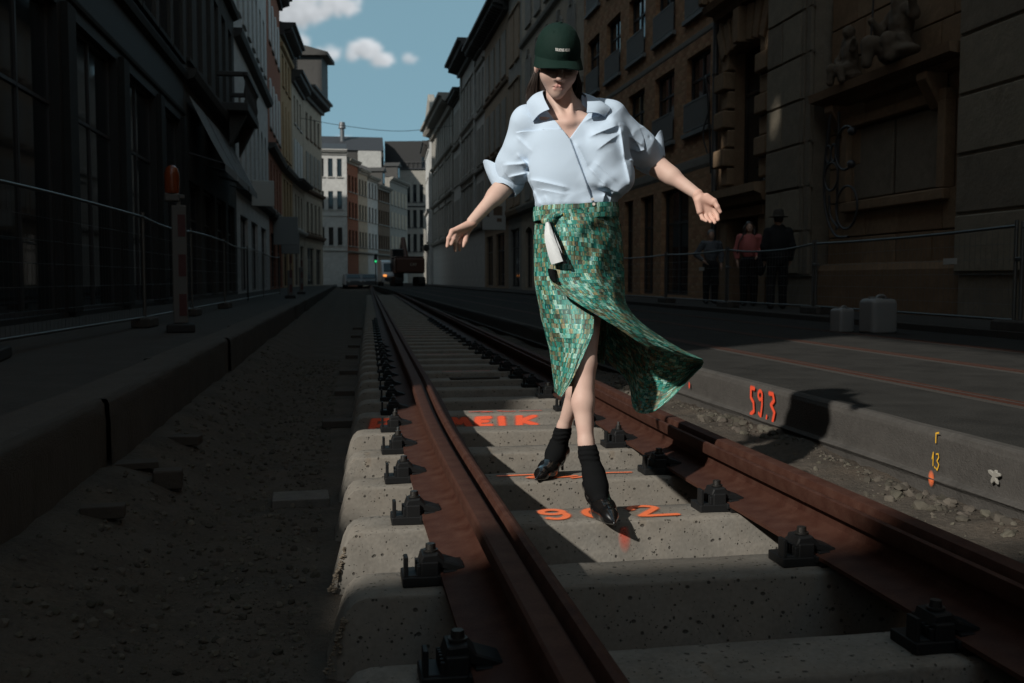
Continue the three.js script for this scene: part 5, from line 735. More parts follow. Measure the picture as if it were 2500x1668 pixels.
// hands
const handL = (() => { const Wp = px(1155, 545, 0.0), mc = [px(1105, 566, 0.035), px(1113, 570, 0.022), px(1121, 575, 0.004), px(1128, 580, -0.014)];
  const f = [...mc.map((m, i) => cap(Wp, m, 0.0165, 0.0105)), ...chain([mc[0], px(1097, 583, 0.05), px(1093, 602, 0.052)], [0.0098, 0.0085, 0.0066]), ...chain([mc[1], px(1108, 585, 0.045), px(1103, 597, 0.05)], [0.0098, 0.0085, 0.0066]), ...chain([mc[2], px(1112, 592, 0.034), px(1113, 612, 0.026)], [0.0096, 0.0083, 0.0066]), ...chain([mc[3], px(1122, 597, 0.008), px(1123, 611, 0.0)], [0.009, 0.0076, 0.006])];
  const th = chain([px(1146, 556, -0.005), px(1139, 576, -0.002), px(1137, 590, 0.012), px(1132, 602, 0.018)], [0.013, 0.0105, 0.009, 0.007]); return union([union(f, 0.006), union(th, 0.006)], 0.007); })();
const handR = (() => { const Wp = px(1700, 477, -0.02), mc = [px(1739, 514, -0.012), px(1729, 521, -0.016), px(1718, 524, -0.016), px(1707, 520, -0.012)];
  const palm = [...mc.map((m) => cap(Wp, m, 0.0165, 0.0108)), cap(px(1710, 484, -0.004), px(1735, 497, 0.004), 0.0125, 0.0115), cap(px(1701, 492, -0.006), px(1706, 518, -0.002), 0.0115, 0.0105)];
  const fs = [[[1739, 514], [1748, 527], [1751, 538], [0.0, 0.026]], [[1729, 521], [1738, 536], [1743, 545], [0.0, 0.028]], [[1718, 524], [1726, 539], [1733, 543], [0.004, 0.03]], [[1707, 520], [1713, 535], [1723, 541], [0.006, 0.03]]].map(([a, b, c, [z1, z2]], i) => union(chain([mc[i], px(b[0], b[1], z1), px(c[0], c[1], z2)], [0.0098, 0.0088, 0.0066].map((r) => r * (i === 3 ? 0.88 : 1))), 0.004));
  const th = union(chain([px(1722, 481, -0.004), px(1741, 493, 0.008), px(1749, 507, 0.016), px(1756, 519, 0.018)], [0.0125, 0.0105, 0.0092, 0.0068]), 0.005);
  const p = union(palm, 0.012); return (x, y, z) => { let d = smin(p(x, y, z), th(x, y, z), 0.008); for (const f of fs) d = smin(d, f(x, y, z), 0.003); return d; }; })();
const SKIN = [0.56, 0.385, 0.32];
const skinCol = (x, y, z) => { const n = 0.05 * n3(x * 60, y * 60, z * 60) + 0.06 * n3(x * 11, y * 11, z * 11), m = 0.06 * n3(x * 17 + 5, y * 17, z * 17); return [SKIN[0] * (1 + n), SKIN[1] * (1 + n * 1.3 + m), SKIN[2] * (1 + n * 1.3 + m)]; };
const faceCol = (X, Y, Z) => { const [x, y, z] = toHead(X, Y, Z); let c = skinCol(X, Y, Z); const lip = 1 - sstep(0.0, 0.0035, Math.min(upLip(x, y, z), loLip(x, y, z)) - 0.0005); c = [mix(c[0], 0.50, lip * 0.75), mix(c[1], 0.22, lip * 0.75), mix(c[2], 0.20, lip * 0.75)]; const brow = (1 - sstep(0.003, 0.0065, Math.abs(y - 0.026 - 0.05 * Math.abs(Math.abs(x) - 0.03)))) * sstep(0.012, 0.016, Math.abs(x)) * (1 - sstep(0.045, 0.052, Math.abs(x))) * (z > 0.04 ? 1 : 0); const lash = (1 - sstep(0.001, 0.003, Math.abs(y + 0.004 + 3 * (Math.abs(x) - 0.031) ** 2 * -1))) * (1 - sstep(0.014, 0.017, Math.abs(Math.abs(x) - 0.031))) * (z > 0.05 ? 1 : 0); const k = Math.max(brow * 0.8, lash * 0.85); return c.map((q, i) => mix(q, [0.03, 0.018, 0.012][i], k)); };
const fingerCol = (x, y, z) => skinCol(x, y, z).map((q, i) => q * [1.02, 0.93, 0.9][i]);
{
  const gs = [surfaceNets(bodySDF, [-0.5, 0.10, -0.62], [0.52, 1.60, 0.36], 0.0095, skinCol), surfaceNets(headSDF, [-0.23, 1.46, -0.10], [0.03, 1.80, 0.20], 0.003, faceCol), surfaceNets(handL, [-0.57, 0.90, -0.06], [-0.37, 1.12, 0.1], 0.0026, fingerCol), surfaceNets(handR, [0.39, 1.00, -0.07], [0.59, 1.22, 0.08], 0.0026, fingerCol)];
  mesh('body', mergeGeometries(gs), 'skin', woman);
}
// ---- hair: locks of strands behind the ears
{
  const r = rng(8), gs = []; const strand = (pts, th) => gs.push(tube(pts, th, 14, 4));
  for (let k = 0; k < 300; k++) { const a = r(), b = r() - 0.5, c = r() - 0.5; const out = r() < 0.3 ? 0.045 * r() * r() : 0.014 * r(); strand([[-0.165 + 0.012 * b, 1.665, 0.0 + 0.05 * c - 0.02], [-0.178 - 0.008 * a + 0.02 * b, 1.60, -0.02 + 0.05 * c], [-0.182 - 0.010 * a - out * 0.4 + 0.03 * b, 1.545 + 0.02 * a, -0.03 + 0.06 * c], [-0.178 - out + 0.035 * b, 1.50 + 0.035 * a + out * 0.5, -0.03 + 0.06 * c]], 0.0005 + 0.0006 * r()); }
  for (let k = 0; k < 220; k++) { const a = r(), b = r() - 0.5, c = r() - 0.5; strand([[-0.03 + 0.012 * b, 1.665, -0.01 + 0.04 * c], [-0.018 + 0.012 * b, 1.61, -0.01 + 0.05 * c], [-0.012 + 0.020 * b, 1.57, -0.015 + 0.05 * c], [-0.02 + 0.03 * b, 1.525 + 0.02 * a, -0.02 + 0.05 * c]], 0.0005 + 0.0006 * r()); }
  gs.push(surfaceNets(union([ell([-0.10, 1.62, -0.04], [0.075, 0.10, 0.055]), cap([-0.150, 1.60, -0.045], [-0.155, 1.53, -0.055], 0.026, 0.018), cap([-0.045, 1.60, -0.045], [-0.04, 1.55, -0.055], 0.024, 0.016)], 0.03), [-0.24, 1.47, -0.14], [0.04, 1.76, 0.03], 0.007));
  mesh('hair', gs, 'hair', woman);
}
// ---- cap
{
  const hm = new THREE.Group(); hm.name = 'cap_frame'; const P = (x, y, z) => V(x, y, z).applyMatrix4(headM).toArray();
  const RX0 = 0.0835, RZ0 = 0.104, RYU = 0.104, CY = 0.043, CZ = -0.012;
  const dome = (az, el, off = 0) => { const seam = 0.0011 * Math.exp(-Math.pow(((az / 60) - Math.round(az / 60)) * 60 / 1.6, 2)) * Math.cos(R(el)); const f = 1 + 0.05 * sstep(50, 0, Math.abs(az)) * sstep(70, 20, el) * sstep(-10, 15, el); const k = off - seam + 0.0012 * n3(az * 0.06, el * 0.09, 4); const c = Math.pow(Math.cos(R(Math.max(0, el))), 0.82), s = Math.sin(R(el)); return [(RX0 * f + k) * c * Math.sin(R(az)), CY + (RYU + k) * s + (el < 0 ? 0 : 0), CZ + (RZ0 * f + k) * c * Math.cos(R(az))]; };
  const crown = gridSurf(144, 30, (u, v) => { const az = 180 - u * 360, el = mix(-7, 90, v); return P(...dome(az, el)); }, 0.6, 0.16); const capM = mesh('cap', solid(crown, 0.0025), 'cap_twill', woman);
  const brim = gridSurf(40, 14, (u, v) => { const a = R(mix(-78, 78, u)), i = dome(mix(-78, 78, u), -5, 0.0005), ext = 0.052 * Math.pow(Math.cos(a * 0.93), 0.55) * v; const x = i[0] * (1 + 0.10 * v * Math.abs(Math.sin(a))), z = i[2] + ext * 0.97, y = i[1] - 0.003 - ext * 0.30 - 0.026 * v * Math.pow(Math.abs(x) / 0.09, 2) + 0.0; return P(x, y, z); }, 0.2, 0.08);
  mesh('brim', solid(brim, 0.005), 'cap_twill', capM);
  mesh('top_button', (() => { const g = new THREE.SphereGeometry(0.0085, 12, 8); g.scale(1, 0.6, 1); g.translate(...P(...dome(0, 90, 0.001))); return g; })(), 'cap_twill', capM);
  for (const az of [-30, 30]) { const g = new THREE.TorusGeometry(0.0034, 0.0013, 6, 14); const q = dome(az, 52, 0.0008), n = V(q[0], q[1] - CY, q[2] - CZ).normalize(); g.applyQuaternion(new THREE.Quaternion().setFromUnitVectors(V(0, 0, 1), n)); g.translate(...q); g.applyMatrix4(headM); mesh('eyelet', g, 'cap_twill', capM); }
  const tt = canvasTex(512, 96, (g) => { g.fillStyle = '#000'; g.fillRect(0, 0, 512, 96); g.fillStyle = '#fff'; g.save(); g.scale(0.62, 1); g.font = 'bold 92px sans-serif'; g.textAlign = 'center'; g.textBaseline = 'middle'; g.fillText('TALKING HEAD', 512 / 2 / 0.62, 50); g.restore(); }, false);
  const tg = gridSurf(24, 4, (u, v) => P(...dome(mix(-21, 25, u), mix(11.5, 19.5, v), 0.0022)), 1, 1); const tm = new THREE.MeshPhysicalMaterial({ roughness: 0.7, alphaMap: tt, transparent: true, depthWrite: false }); tm.color.setRGB(0.75, 0.75, 0.72); tm.name = 'embroidery'; mesh('embroidered_text', tg, tm, capM);
}
// ---- shirt
{
  const core = [ell([-0.035, 1.34, -0.005], [0.175, 0.17, 0.118]), ell([-0.02, 1.235, 0.0], [0.178, 0.12, 0.122]), cap([-0.205, 1.452, -0.02], [0.10, 1.468, -0.025], 0.052), cap([-0.14, 1.47, -0.03], [-0.085, 1.515, -0.025], 0.045), cap([0.04, 1.475, -0.03], [-0.06, 1.515, -0.025], 0.045), ell([-0.025, 1.115, 0.0], [0.152, 0.075, 0.108])];
  const sl = [cap([-0.208, 1.432, -0.015], [-0.262, 1.282, -0.085], 0.062, 0.062), cap([-0.262, 1.29, -0.08], [-0.278, 1.232, -0.092], 0.058, 0.052), cap([-0.225, 1.33, -0.03], [-0.235, 1.28, -0.05], 0.058)];
  const sr = [cap([0.105, 1.452, -0.025], [0.225, 1.36, -0.095], 0.066, 0.062), cap([0.22, 1.365, -0.09], [0.275, 1.318, -0.12], 0.058, 0.05)];
  const bul = [cap([0.06, 1.34, 0.085], [0.125, 1.218, 0.055], 0.048, 0.05), cap([0.10, 1.40, 0.03], [0.135, 1.25, 0.03], 0.05, 0.05), cap([0.03, 1.22, 0.10], [0.13, 1.205, 0.055], 0.03, 0.034)];
  const cr = [[cap([0.03, 1.415, 0.135], [0.085, 1.445, 0.090], 0.006, 0.012), 0.030], [cap([0.055, 1.36, 0.155], [0.13, 1.41, 0.085], 0.004, 0.010), 0.028], [cap([-0.030, 1.335, 0.142], [0.040, 1.165, 0.140], 0.004, 0.011), 0.016], [cap([0.05, 1.28, 0.148], [0.10, 1.20, 0.135], 0.003, 0.006), 0.02], [cap([-0.19, 1.183, 0.075], [-0.03, 1.168, 0.128], 0.007, 0.004), 0.020], [cap([0.02, 1.175, 0.128], [0.16, 1.155, 0.05], 0.010, 0.012), 0.022], [cap([-0.20, 1.262, 0.02], [-0.13, 1.235, 0.10], 0.004, 0.002), 0.020], [cap([0.20, 1.345, -0.04], [0.255, 1.385, -0.05], 0.004), 0.02], [cap([0.24, 1.31, -0.07], [0.275, 1.36, -0.07], 0.005), 0.018], [cap([-0.155, 1.14, 0.09], [-0.17, 1.20, 0.07], 0.004, 0.008), 0.016], [cap([-0.09, 1.12, 0.118], [-0.11, 1.165, 0.118], 0.003, 0.006), 0.014], [cap([0.075, 1.12, 0.10], [0.09, 1.175, 0.11], 0.003, 0.008), 0.016]];
  // folds of the cloth: a ridge from a to b, steep on one side, running out on the other
  const creases = [[1425, 302, 1496, 264, 0.020, 0.010], [1438, 340, 1514, 308, 0.022, 0.015], [1455, 372, 1512, 330, 0.016, 0.007], [1512, 308, 1524, 400, 0.020, 0.013], [1524, 395, 1538, 460, 0.018, 0.012], [1402, 352, 1436, 418, 0.016, 0.010], [1436, 415, 1480, 462, 0.016, 0.010], [1448, 400, 1505, 448, 0.014, 0.007], [1462, 455, 1520, 478, 0.014, 0.010], [1385, 462, 1292, 438, 0.014, 0.011], [1380, 478, 1310, 462, 0.010, 0.004], [1322, 508, 1302, 462, 0.010, 0.006], [1345, 510, 1330, 478, 0.009, 0.004], [1352, 312, 1268, 274, 0.012, 0.002], [1300, 372, 1260, 330, 0.016, 0.004], [1288, 398, 1228, 398, 0.014, 0.011], [1286, 420, 1240, 428, 0.012, 0.009], [1290, 408, 1262, 372, 0.012, 0.006], [1540, 330, 1580, 352, 0.014, 0.009], [1548, 372, 1592, 356, 0.012, 0.009], [1535, 392, 1585, 395, 0.012, 0.007], [1470, 500, 1478, 470, 0.010, 0.005], [1490, 498, 1496, 472, 0.010, 0.005]].map(([a, b, c, e, w, h]) => { const p = px(a, b, 0.1), q = px(c, e, 0.1); return [p[0], p[1], q[0], q[1], w, h]; });
  const U = union(core, 0.045), UL = union(sl, 0.03), UR = union(sr, 0.03);
  const sdf = (x, y, z) => {
    let d = U(x, y, z); d = smin(d, UL(x, y, z), 0.035); d = smin(d, UR(x, y, z), 0.035); if (z > -0.06) for (const b of bul) d = smin(d, b(x, y, z), 0.035);
    if (d > 0.06 || d < -0.06) return d;
    d = smax(d, z - (0.108 + 0.022 * sstep(1.46, 1.30, y) + 0.012 * sstep(-0.02, 0.08, x)), 0.05);
    for (const [c, k] of cr) d = smax(d, -c(x, y, z), k);
    if (z > -0.02) for (const [ax, ay, bx, by, w, h] of creases) { const ux = bx - ax, uy = by - ay, L = Math.hypot(ux, uy), t = ((x - ax) * ux + (y - ay) * uy) / (L * L); if (t < -0.1 || t > 1.1) continue; const s = ((x - ax) * uy - (y - ay) * ux) / L, q = s > 0 ? s / (w * 0.4) : -s / (w * 1.5); if (q > 5) continue; d -= h * Math.exp(-q) * sstep(-0.1, 0.2, t) * sstep(1.1, 0.75, t); }
    // closed front edge lies over the other half
    const lx = -0.053 + (1.366 - y) * 0.37; if (z > 0.02 && y < 1.40) d -= 0.011 * (1 - sstep(-0.003, 0.004, x - lx)) * sstep(0.02, 0.06, z);
    const amp = 0.0008 + 0.0032 * sstep(-0.02, 0.10, x) + 0.002 * sstep(-0.2, -0.25, x) + 0.003 * sstep(1.19, 1.14, y);
    const a = x * 0.82 + y * 0.57, b = -x * 0.57 + y * 0.82; const f = 1 - 2 * Math.abs(n3(a * 4.5 + 3, b * 13, z * 6)); d += -amp * f * 1.1;
    if (y < 1.16) d += 0.0016 * Math.sin(x * 120 + z * 90 + 2 * n3(x * 20, y * 10, z * 9)) * sstep(1.16, 1.11, y);
    d = smax(d + 0.012 * sstep(1.135, 1.10, y), 1.095 - y, 0.004);
    // open neck: a V down to the first closed button
    const vl = -0.150 + (1.50 - y) * 0.70, vr = 0.022 - (1.47 - y) * 0.72; const inV = Math.max(vl - x, x - vr, 1.362 - y, 0.0 - z); d = smax(d, -inV * 0.9, 0.004);
    const neck = Math.hypot((x + 0.072), (z + 0.005) * 0.9) - 0.068; if (y > 1.40) d = smax(d, -neck, 0.006);
    return d;
  };
  const g = surfaceNets(sdf, [-0.38, 1.06, -0.24], [0.36, 1.58, 0.22], 0.0042); const shirt = mesh('shirt', g, 'shirt_cotton', woman);
  // collar leaves
  const lay = (p) => { if (p[2] < 0.05) return p; let z = 0.2; while (z > -0.05 && sdf(p[0], p[1], z) > 0.005) z -= 0.002; return [p[0], p[1], z + 0.002]; };
  const ruled = (A, Bc0, n = 40, m = 8) => { const Bc = Bc0.map(lay); const ca = new THREE.CatmullRomCurve3(A.map((p) => V(...p))), cb = new THREE.CatmullRomCurve3(Bc.map((p) => V(...p))); return solid(gridSurf(n, m, (u, v) => { const p = ca.getPoint(u), q = cb.getPoint(u); const b = 0.010 * Math.sin(v * Math.PI); return [mix(p.x, q.x, v) + b * (p.x < -0.07 ? -0.5 : 0.5), mix(p.y, q.y, v) + b * 0.5, mix(p.z, q.z, v) + b * 0.7]; }, 0.4, 0.07), 0.003); };
  mesh('collar', ruled([[-0.128, 1.468, 0.118], [-0.146, 1.512, 0.082], [-0.150, 1.548, 0.030], [-0.125, 1.565, -0.045], [-0.072, 1.572, -0.075]], [[-0.188, 1.432, 0.128], [-0.205, 1.490, 0.085], [-0.208, 1.512, 0.015], [-0.16, 1.53, -0.085], [-0.072, 1.535, -0.115]]), 'shirt_cotton', shirt);
  mesh('collar', ruled([[-0.072, 1.572, -0.075], [-0.015, 1.562, -0.045], [0.010, 1.535, 0.030], [0.012, 1.495, 0.085], [0.008, 1.455, 0.120]], [[-0.072, 1.535, -0.115], [0.03, 1.525, -0.085], [0.085, 1.502, 0.01], [0.098, 1.480, 0.085], [0.078, 1.448, 0.132]]), 'shirt_cotton', shirt);
  // turned-up cuffs with a pointed wing
  const cuff = (c, ax, r0, r1, wing, wa, name) => { const A = V(...ax).normalize(), U1 = V(0, 0, 1).cross(A).normalize(), W1 = A.clone().cross(U1); const g1 = gridSurf(56, 8, (u, v) => { const t = u * 6.2832, w = Math.pow(Math.max(0, Math.cos(t - wa)), 5); const rr = mix(r0, r1 + wing * w, v) + 0.0035 * n3(Math.cos(t) * 3, Math.sin(t) * 3, v * 3 + wa) + 0.004 * Math.sin(v * 3.1), s = -0.060 * v - 0.025 * w * v + 0.012; const p = U1.clone().multiplyScalar(Math.cos(t) * rr).add(W1.clone().multiplyScalar(Math.sin(t) * rr)).addScaledVector(A, s); return [c[0] + p.x, c[1] + p.y, c[2] + p.z]; }, 0.35, 0.07); mesh(name, solid(g1, 0.004), 'shirt_cotton', shirt); };
  cuff([-0.290, 1.202, -0.080], [-0.42, -0.85, 0.42], 0.046, 0.060, 0.068, 3.35, 'cuff'); cuff([0.292, 1.300, -0.125], [0.72, -0.62, 0.35], 0.045, 0.056, 0.066, -0.2, 'cuff');
  for (const [u, v, z] of [[1449, 500, 0.125], [1446, 488, 0.13]]) { const q = px(u, v, z); const b = new THREE.CylinderGeometry(0.0055, 0.0055, 0.003, 14); b.rotateX(Math.PI / 2); b.translate(...q); mesh('button', b, 'button', shirt); }
}
// ---- wrap skirt
{
  const curve = (pts) => new THREE.CatmullRomCurve3(pts.map((p) => V(...p)), false, 'centripetal');
  const fold = (x, y, s) => 0.006 * n3(x * 16, y * 2.2, s) + 0.0025 * n3(x * 40, y * 5, s + 4);
  const lerp1 = (t, y) => { for (let i = 1; i < t.length; i++) if (y >= t[i][0]) { const k = (y - t[i][0]) / (t[i - 1][0] - t[i][0]); return mix(t[i][1], t[i - 1][1], clamp(k)); } return t[t.length - 1][1]; };
  const left = [[1.12, -0.172], [1.0, -0.181], [0.836, -0.177], [0.70, -0.150], [0.58, -0.119], [0.42, -0.100]], edge = [[1.12, 0.0], [0.80, 0.03], [0.726, 0.034], [0.652, 0.028], [0.557, -0.014], [0.476, -0.050], [0.42, -0.088]];
  // panel under the wrap: back of the left hip round to the slit
  const pan = gridSurf(44, 60, (u, v) => { const t = 1 - u, xe0 = lerp1(edge, mix(1.115, 0.42, v)); const y = mix(1.115, 0.425 + 0.02 * (1 - t) * 0, v); const xl = lerp1(left, y), xe = Math.max(xe0, xl + 0.012), ze = 0.095 + 0.125 * sstep(0.3, 0.9, v); const c = curve([[xl + 0.13, y, -0.15], [xl + 0.035, y, -0.095], [xl, y, -0.01], [xl + Math.min(0.05, (xe - xl) * 0.4), y, 0.070 + 0.55 * (ze - 0.095)], [mix(xl, xe, 0.75), y, ze - 0.006], [xe, y, ze]]); const p = c.getPoint(u), n = fold(u * 0.45, y, 3) * sstep(0, 0.15, v) * 1.6; return [p.x + n * 0.4, p.y, p.z + n, u * 0.42, y * 1.05]; });
  const skirt = mesh('skirt', solid(pan, 0.003), 'skirt_print', woman);
  // over-flap: from the knot, across the hips, blown out to the right
  const Pc = curve([[-0.150, 1.085, 0.122], [-0.136, 1.02, 0.150], [-0.130, 0.93, 0.158], [-0.126, 0.842, 0.175], [-0.062, 0.785, 0.196], [0.005, 0.742, 0.205], [0.112, 0.677, 0.185], [0.227, 0.605, 0.125], [0.33, 0.572, 0.06], [0.452, 0.545, 0.0]]), Qc = curve([[0.132, 1.112, -0.02], [0.150, 1.03, -0.02], [0.158, 0.95, -0.02], [0.162, 0.88, -0.01], [0.163, 0.82, 0.0], [0.166, 0.76, 0.03], [0.205, 0.700, 0.05], [0.285, 0.640, 0.03], [0.375, 0.585, 0.0], [0.470, 0.540, -0.02]]);
  const flap = gridSurf(54, 70, (u, v) => { const p = Pc.getPoint(v), q = Qc.getPoint(v); const bul = 0.026 * Math.sin(u * Math.PI * 0.92) * (1 - 0.72 * v); const gath = 0.006 * Math.sin(v * 60 + u * 5 + 2 * n3(u * 4, v * 6, 2)) * sstep(0.30, 0.08, v) * Math.sin(u * Math.PI); const diag = gath + 0.0065 * Math.sin((u * 3.2 + v * 5.0) * 4.2 + 1.5 * n3(u * 3, v * 3, 1)) * Math.sin(u * Math.PI) * sstep(0.0, 0.15, v) * (1 - 0.4 * v) + fold(u * 0.3, v * 0.5, 9); return [mix(p.x, q.x, u), mix(p.y, q.y, u) + 0.010 * Math.sin(u * 3.14) * (1 - v), mix(p.z, q.z, u * u * u) + bul + diag, u * 0.34 * (1 - 0.5 * v) + v * 0.05, -v * 0.86 + u * 0.05]; });
  mesh('over_flap', solid(flap, 0.003), 'skirt_print', skirt);
  // right side and back of the skirt, seen from inside where the wind lifts it
  const T = curve([[0.150, 1.06, -0.03], [0.155, 0.90, -0.05], [0.165, 0.76, -0.02], [0.215, 0.685, 0.035], [0.30, 0.622, 0.015], [0.39, 0.572, -0.01], [0.470, 0.535, -0.022]]), Bt = curve([[0.02, 0.92, -0.15], [0.03, 0.74, -0.17], [0.10, 0.545, -0.16], [0.195, 0.44, -0.14], [0.222, 0.33, -0.12], [0.285, 0.322, -0.11], [0.468, 0.505, -0.05]]);
  const back = gridSurf(40, 60, (u, v) => { const p = T.getPoint(v), q = Bt.getPoint(v); const w = Math.sin(u * Math.PI); const fl = 0.010 * Math.sin(v * 22 + u * 3) * sstep(0.45, 0.8, v) * w + fold(u * 0.4, v, 6); return [mix(p.x, q.x, u) + 0.018 * w * sstep(0.4, 0.9, v), mix(p.y, q.y, u), mix(p.z, q.z, u) - 0.07 * w * (1 - 0.2 * v) + fl, u * 0.36 + v * 0.1, -v * 0.8 + u * 0.06]; });
  mesh('back_panel', solid(back, 0.003), 'skirt_print', skirt);
  const back2 = gridSurf(30, 40, (u, v) => { const a = Math.PI * (1.0 + u * 0.98), y = mix(1.10, 0.52, v), xl = lerp1(left, y) + 0.008, xr = mix(0.13, 0.09, v), c = (xl + xr) / 2, r = (xr - xl) / 2; return [c + r * Math.cos(a), y, -0.01 + 0.15 * Math.sin(a) * (1 + 0.3 * v), u * 0.4, y]; }); mesh('rear_drape', solid(back2, 0.003), 'skirt_print', skirt);
  // waistband with the knot and the tails of the tie
  const band = gridSurf(80, 6, (u, v) => { const a = u * 6.2832, rx = 0.161 - 0.002 * v, rz = 0.128, y = mix(1.068, 1.122, v) + 0.006 * Math.sin(a + 1) + (Math.cos(a) > 0 ? 0.010 * Math.cos(a) : -0.004 * Math.cos(a)); const b = 0.002 * Math.sin(v * Math.PI) + 0.002 * n3(Math.cos(a) * 6, Math.sin(a) * 6, v); return [-0.022 + (rx + b) * Math.cos(a), y, (rz + b) * Math.sin(a), u * 1.0, v * 0.055]; }); const bd = mesh('waistband', solid(band, 0.003), 'skirt_print', skirt);
  mesh('knot', surfaceNets(union([ell([-0.135, 1.062, 0.150], [0.026, 0.020, 0.018]), cap([-0.13, 1.07, 0.152], [-0.085, 1.085, 0.148], 0.010, 0.006)], 0.015), [-0.18, 1.02, 0.11], [-0.06, 1.11, 0.19], 0.005), 'skirt_print', bd);
  const tail = (c, w, name, m, tw) => { const cu = curve(c); const g = gridSurf(8, 24, (u, v) => { const p = cu.getPoint(v), ww = w(v); return [p.x + (u - 0.5) * ww, p.y - (u - 0.5) * ww * tw, p.z + 0.012 * Math.sin(u * Math.PI) + 0.02 * (u - 0.5) * v]; }, 0.05, 0.16); mesh(name, solid(g, 0.003), m, bd); };
  tail([[-0.136, 1.055, 0.168], [-0.130, 1.01, 0.184], [-0.114, 0.955, 0.196], [-0.100, 0.908, 0.200]], (v) => 0.012 + 0.034 * Math.sin(v * 2.0), 'tie_tail', 'lining', -0.30);
  tail([[-0.128, 1.055, 0.160], [-0.114, 1.00, 0.184], [-0.094, 0.945, 0.196], [-0.078, 0.905, 0.200]], (v) => 0.014 + 0.008 * v, 'tie_edge', 'sock', 0);
  tail([[-0.120, 0.885, 0.176], [-0.118, 0.86, 0.186], [-0.112, 0.842, 0.190]], (v) => 0.03 - 0.01 * v, 'tie_end', 'sock', 0.2);
}
// ---- socks and pointed shoes
{
  const sock = (pts, rs, top, y1) => { const f = union(chain(pts, rs), 0.02); return (x, y, z) => { let d = f(x, y, z) - 0.0025 + 0.0016 * Math.sin(y * 330 + 3 * n3(x * 20, y * 9, z * 20)) * sstep(top - 0.09, top - 0.03, y) * sstep(top, top - 0.02, y); return smax(d, y - top - 0.04 * (z - pts[0][2]), 0.004); }; };
  const sF = [[0.0, 0.285, 0.208], [0.012, 0.215, 0.228], [0.030, 0.145, 0.250], [0.038, 0.105, 0.270], [0.048, 0.070, 0.305]], sB = [[-0.032, 0.25, -0.44], [-0.048, 0.185, -0.465], [-0.064, 0.125, -0.492], [-0.080, 0.090, -0.468], [-0.098, 0.062, -0.435]];
  mesh('sock', surfaceNets(sock(sF, [0.029, 0.031, 0.036, 0.038, 0.026], 0.252, 0), [-0.06, 0.0, 0.14], [0.12, 0.32, 0.42], 0.005), 'sock', woman); mesh('sock', surfaceNets(sock(sB, [0.030, 0.032, 0.036, 0.038, 0.026], 0.212, 0), [-0.18, 0.0, -0.56], [0.03, 0.30, -0.33], 0.005), 'sock', woman);
  const shoe = (ax, ay, az, dx, dz) => { // ball of the foot at ax, ay, az; pointing dx, dz
    const L = Math.hypot(dx, dz), fx = dx / L, fz = dz / L; const q = (t, y, w = 0) => [ax + fx * t, ay + y, az + fz * t];
    const body = union([...chain([q(-0.150, 0.088), q(-0.085, 0.070), q(0.0, 0.030), q(0.066, 0.020), q(0.116, 0.010)], [0.036, 0.040, 0.042, 0.028, 0.007])], 0.02);
    return (x, y, z) => { const t = (x - ax) * fx + (z - az) * fz, yy = y - ay; let d = body(x, y, z); const sole = mix(0.0, 0.056, sstep(-0.02, -0.14, t)); d = smax(d, sole - yy, 0.006); const cut = yy - (0.062 + 0.065 * sstep(-0.0, -0.15, t) - 0.02 * sstep(0, 0.05, t)) - Math.max(0, t) * 3; d = smax(d, cut, 0.008);
      const hx = ax + fx * -0.155, hz = az + fz * -0.155; const heel = Math.max(Math.hypot(x - hx, z - hz) - mix(0.0065, 0.024, sstep(0.02, 0.075, yy)), -yy, yy - 0.08); return smin(d, heel, 0.012); }; };
  mesh('shoe', surfaceNets(shoe(0.060, 0.004, 0.322, 0.20, 0.90), [-0.02, -0.005, 0.10], [0.15, 0.16, 0.46], 0.0042), 'patent', woman); mesh('shoe', surfaceNets(shoe(-0.112, 0.004, -0.420, -0.40, 0.80), [-0.23, -0.005, -0.62], [0.02, 0.17, -0.27], 0.0042), 'patent', woman);
}

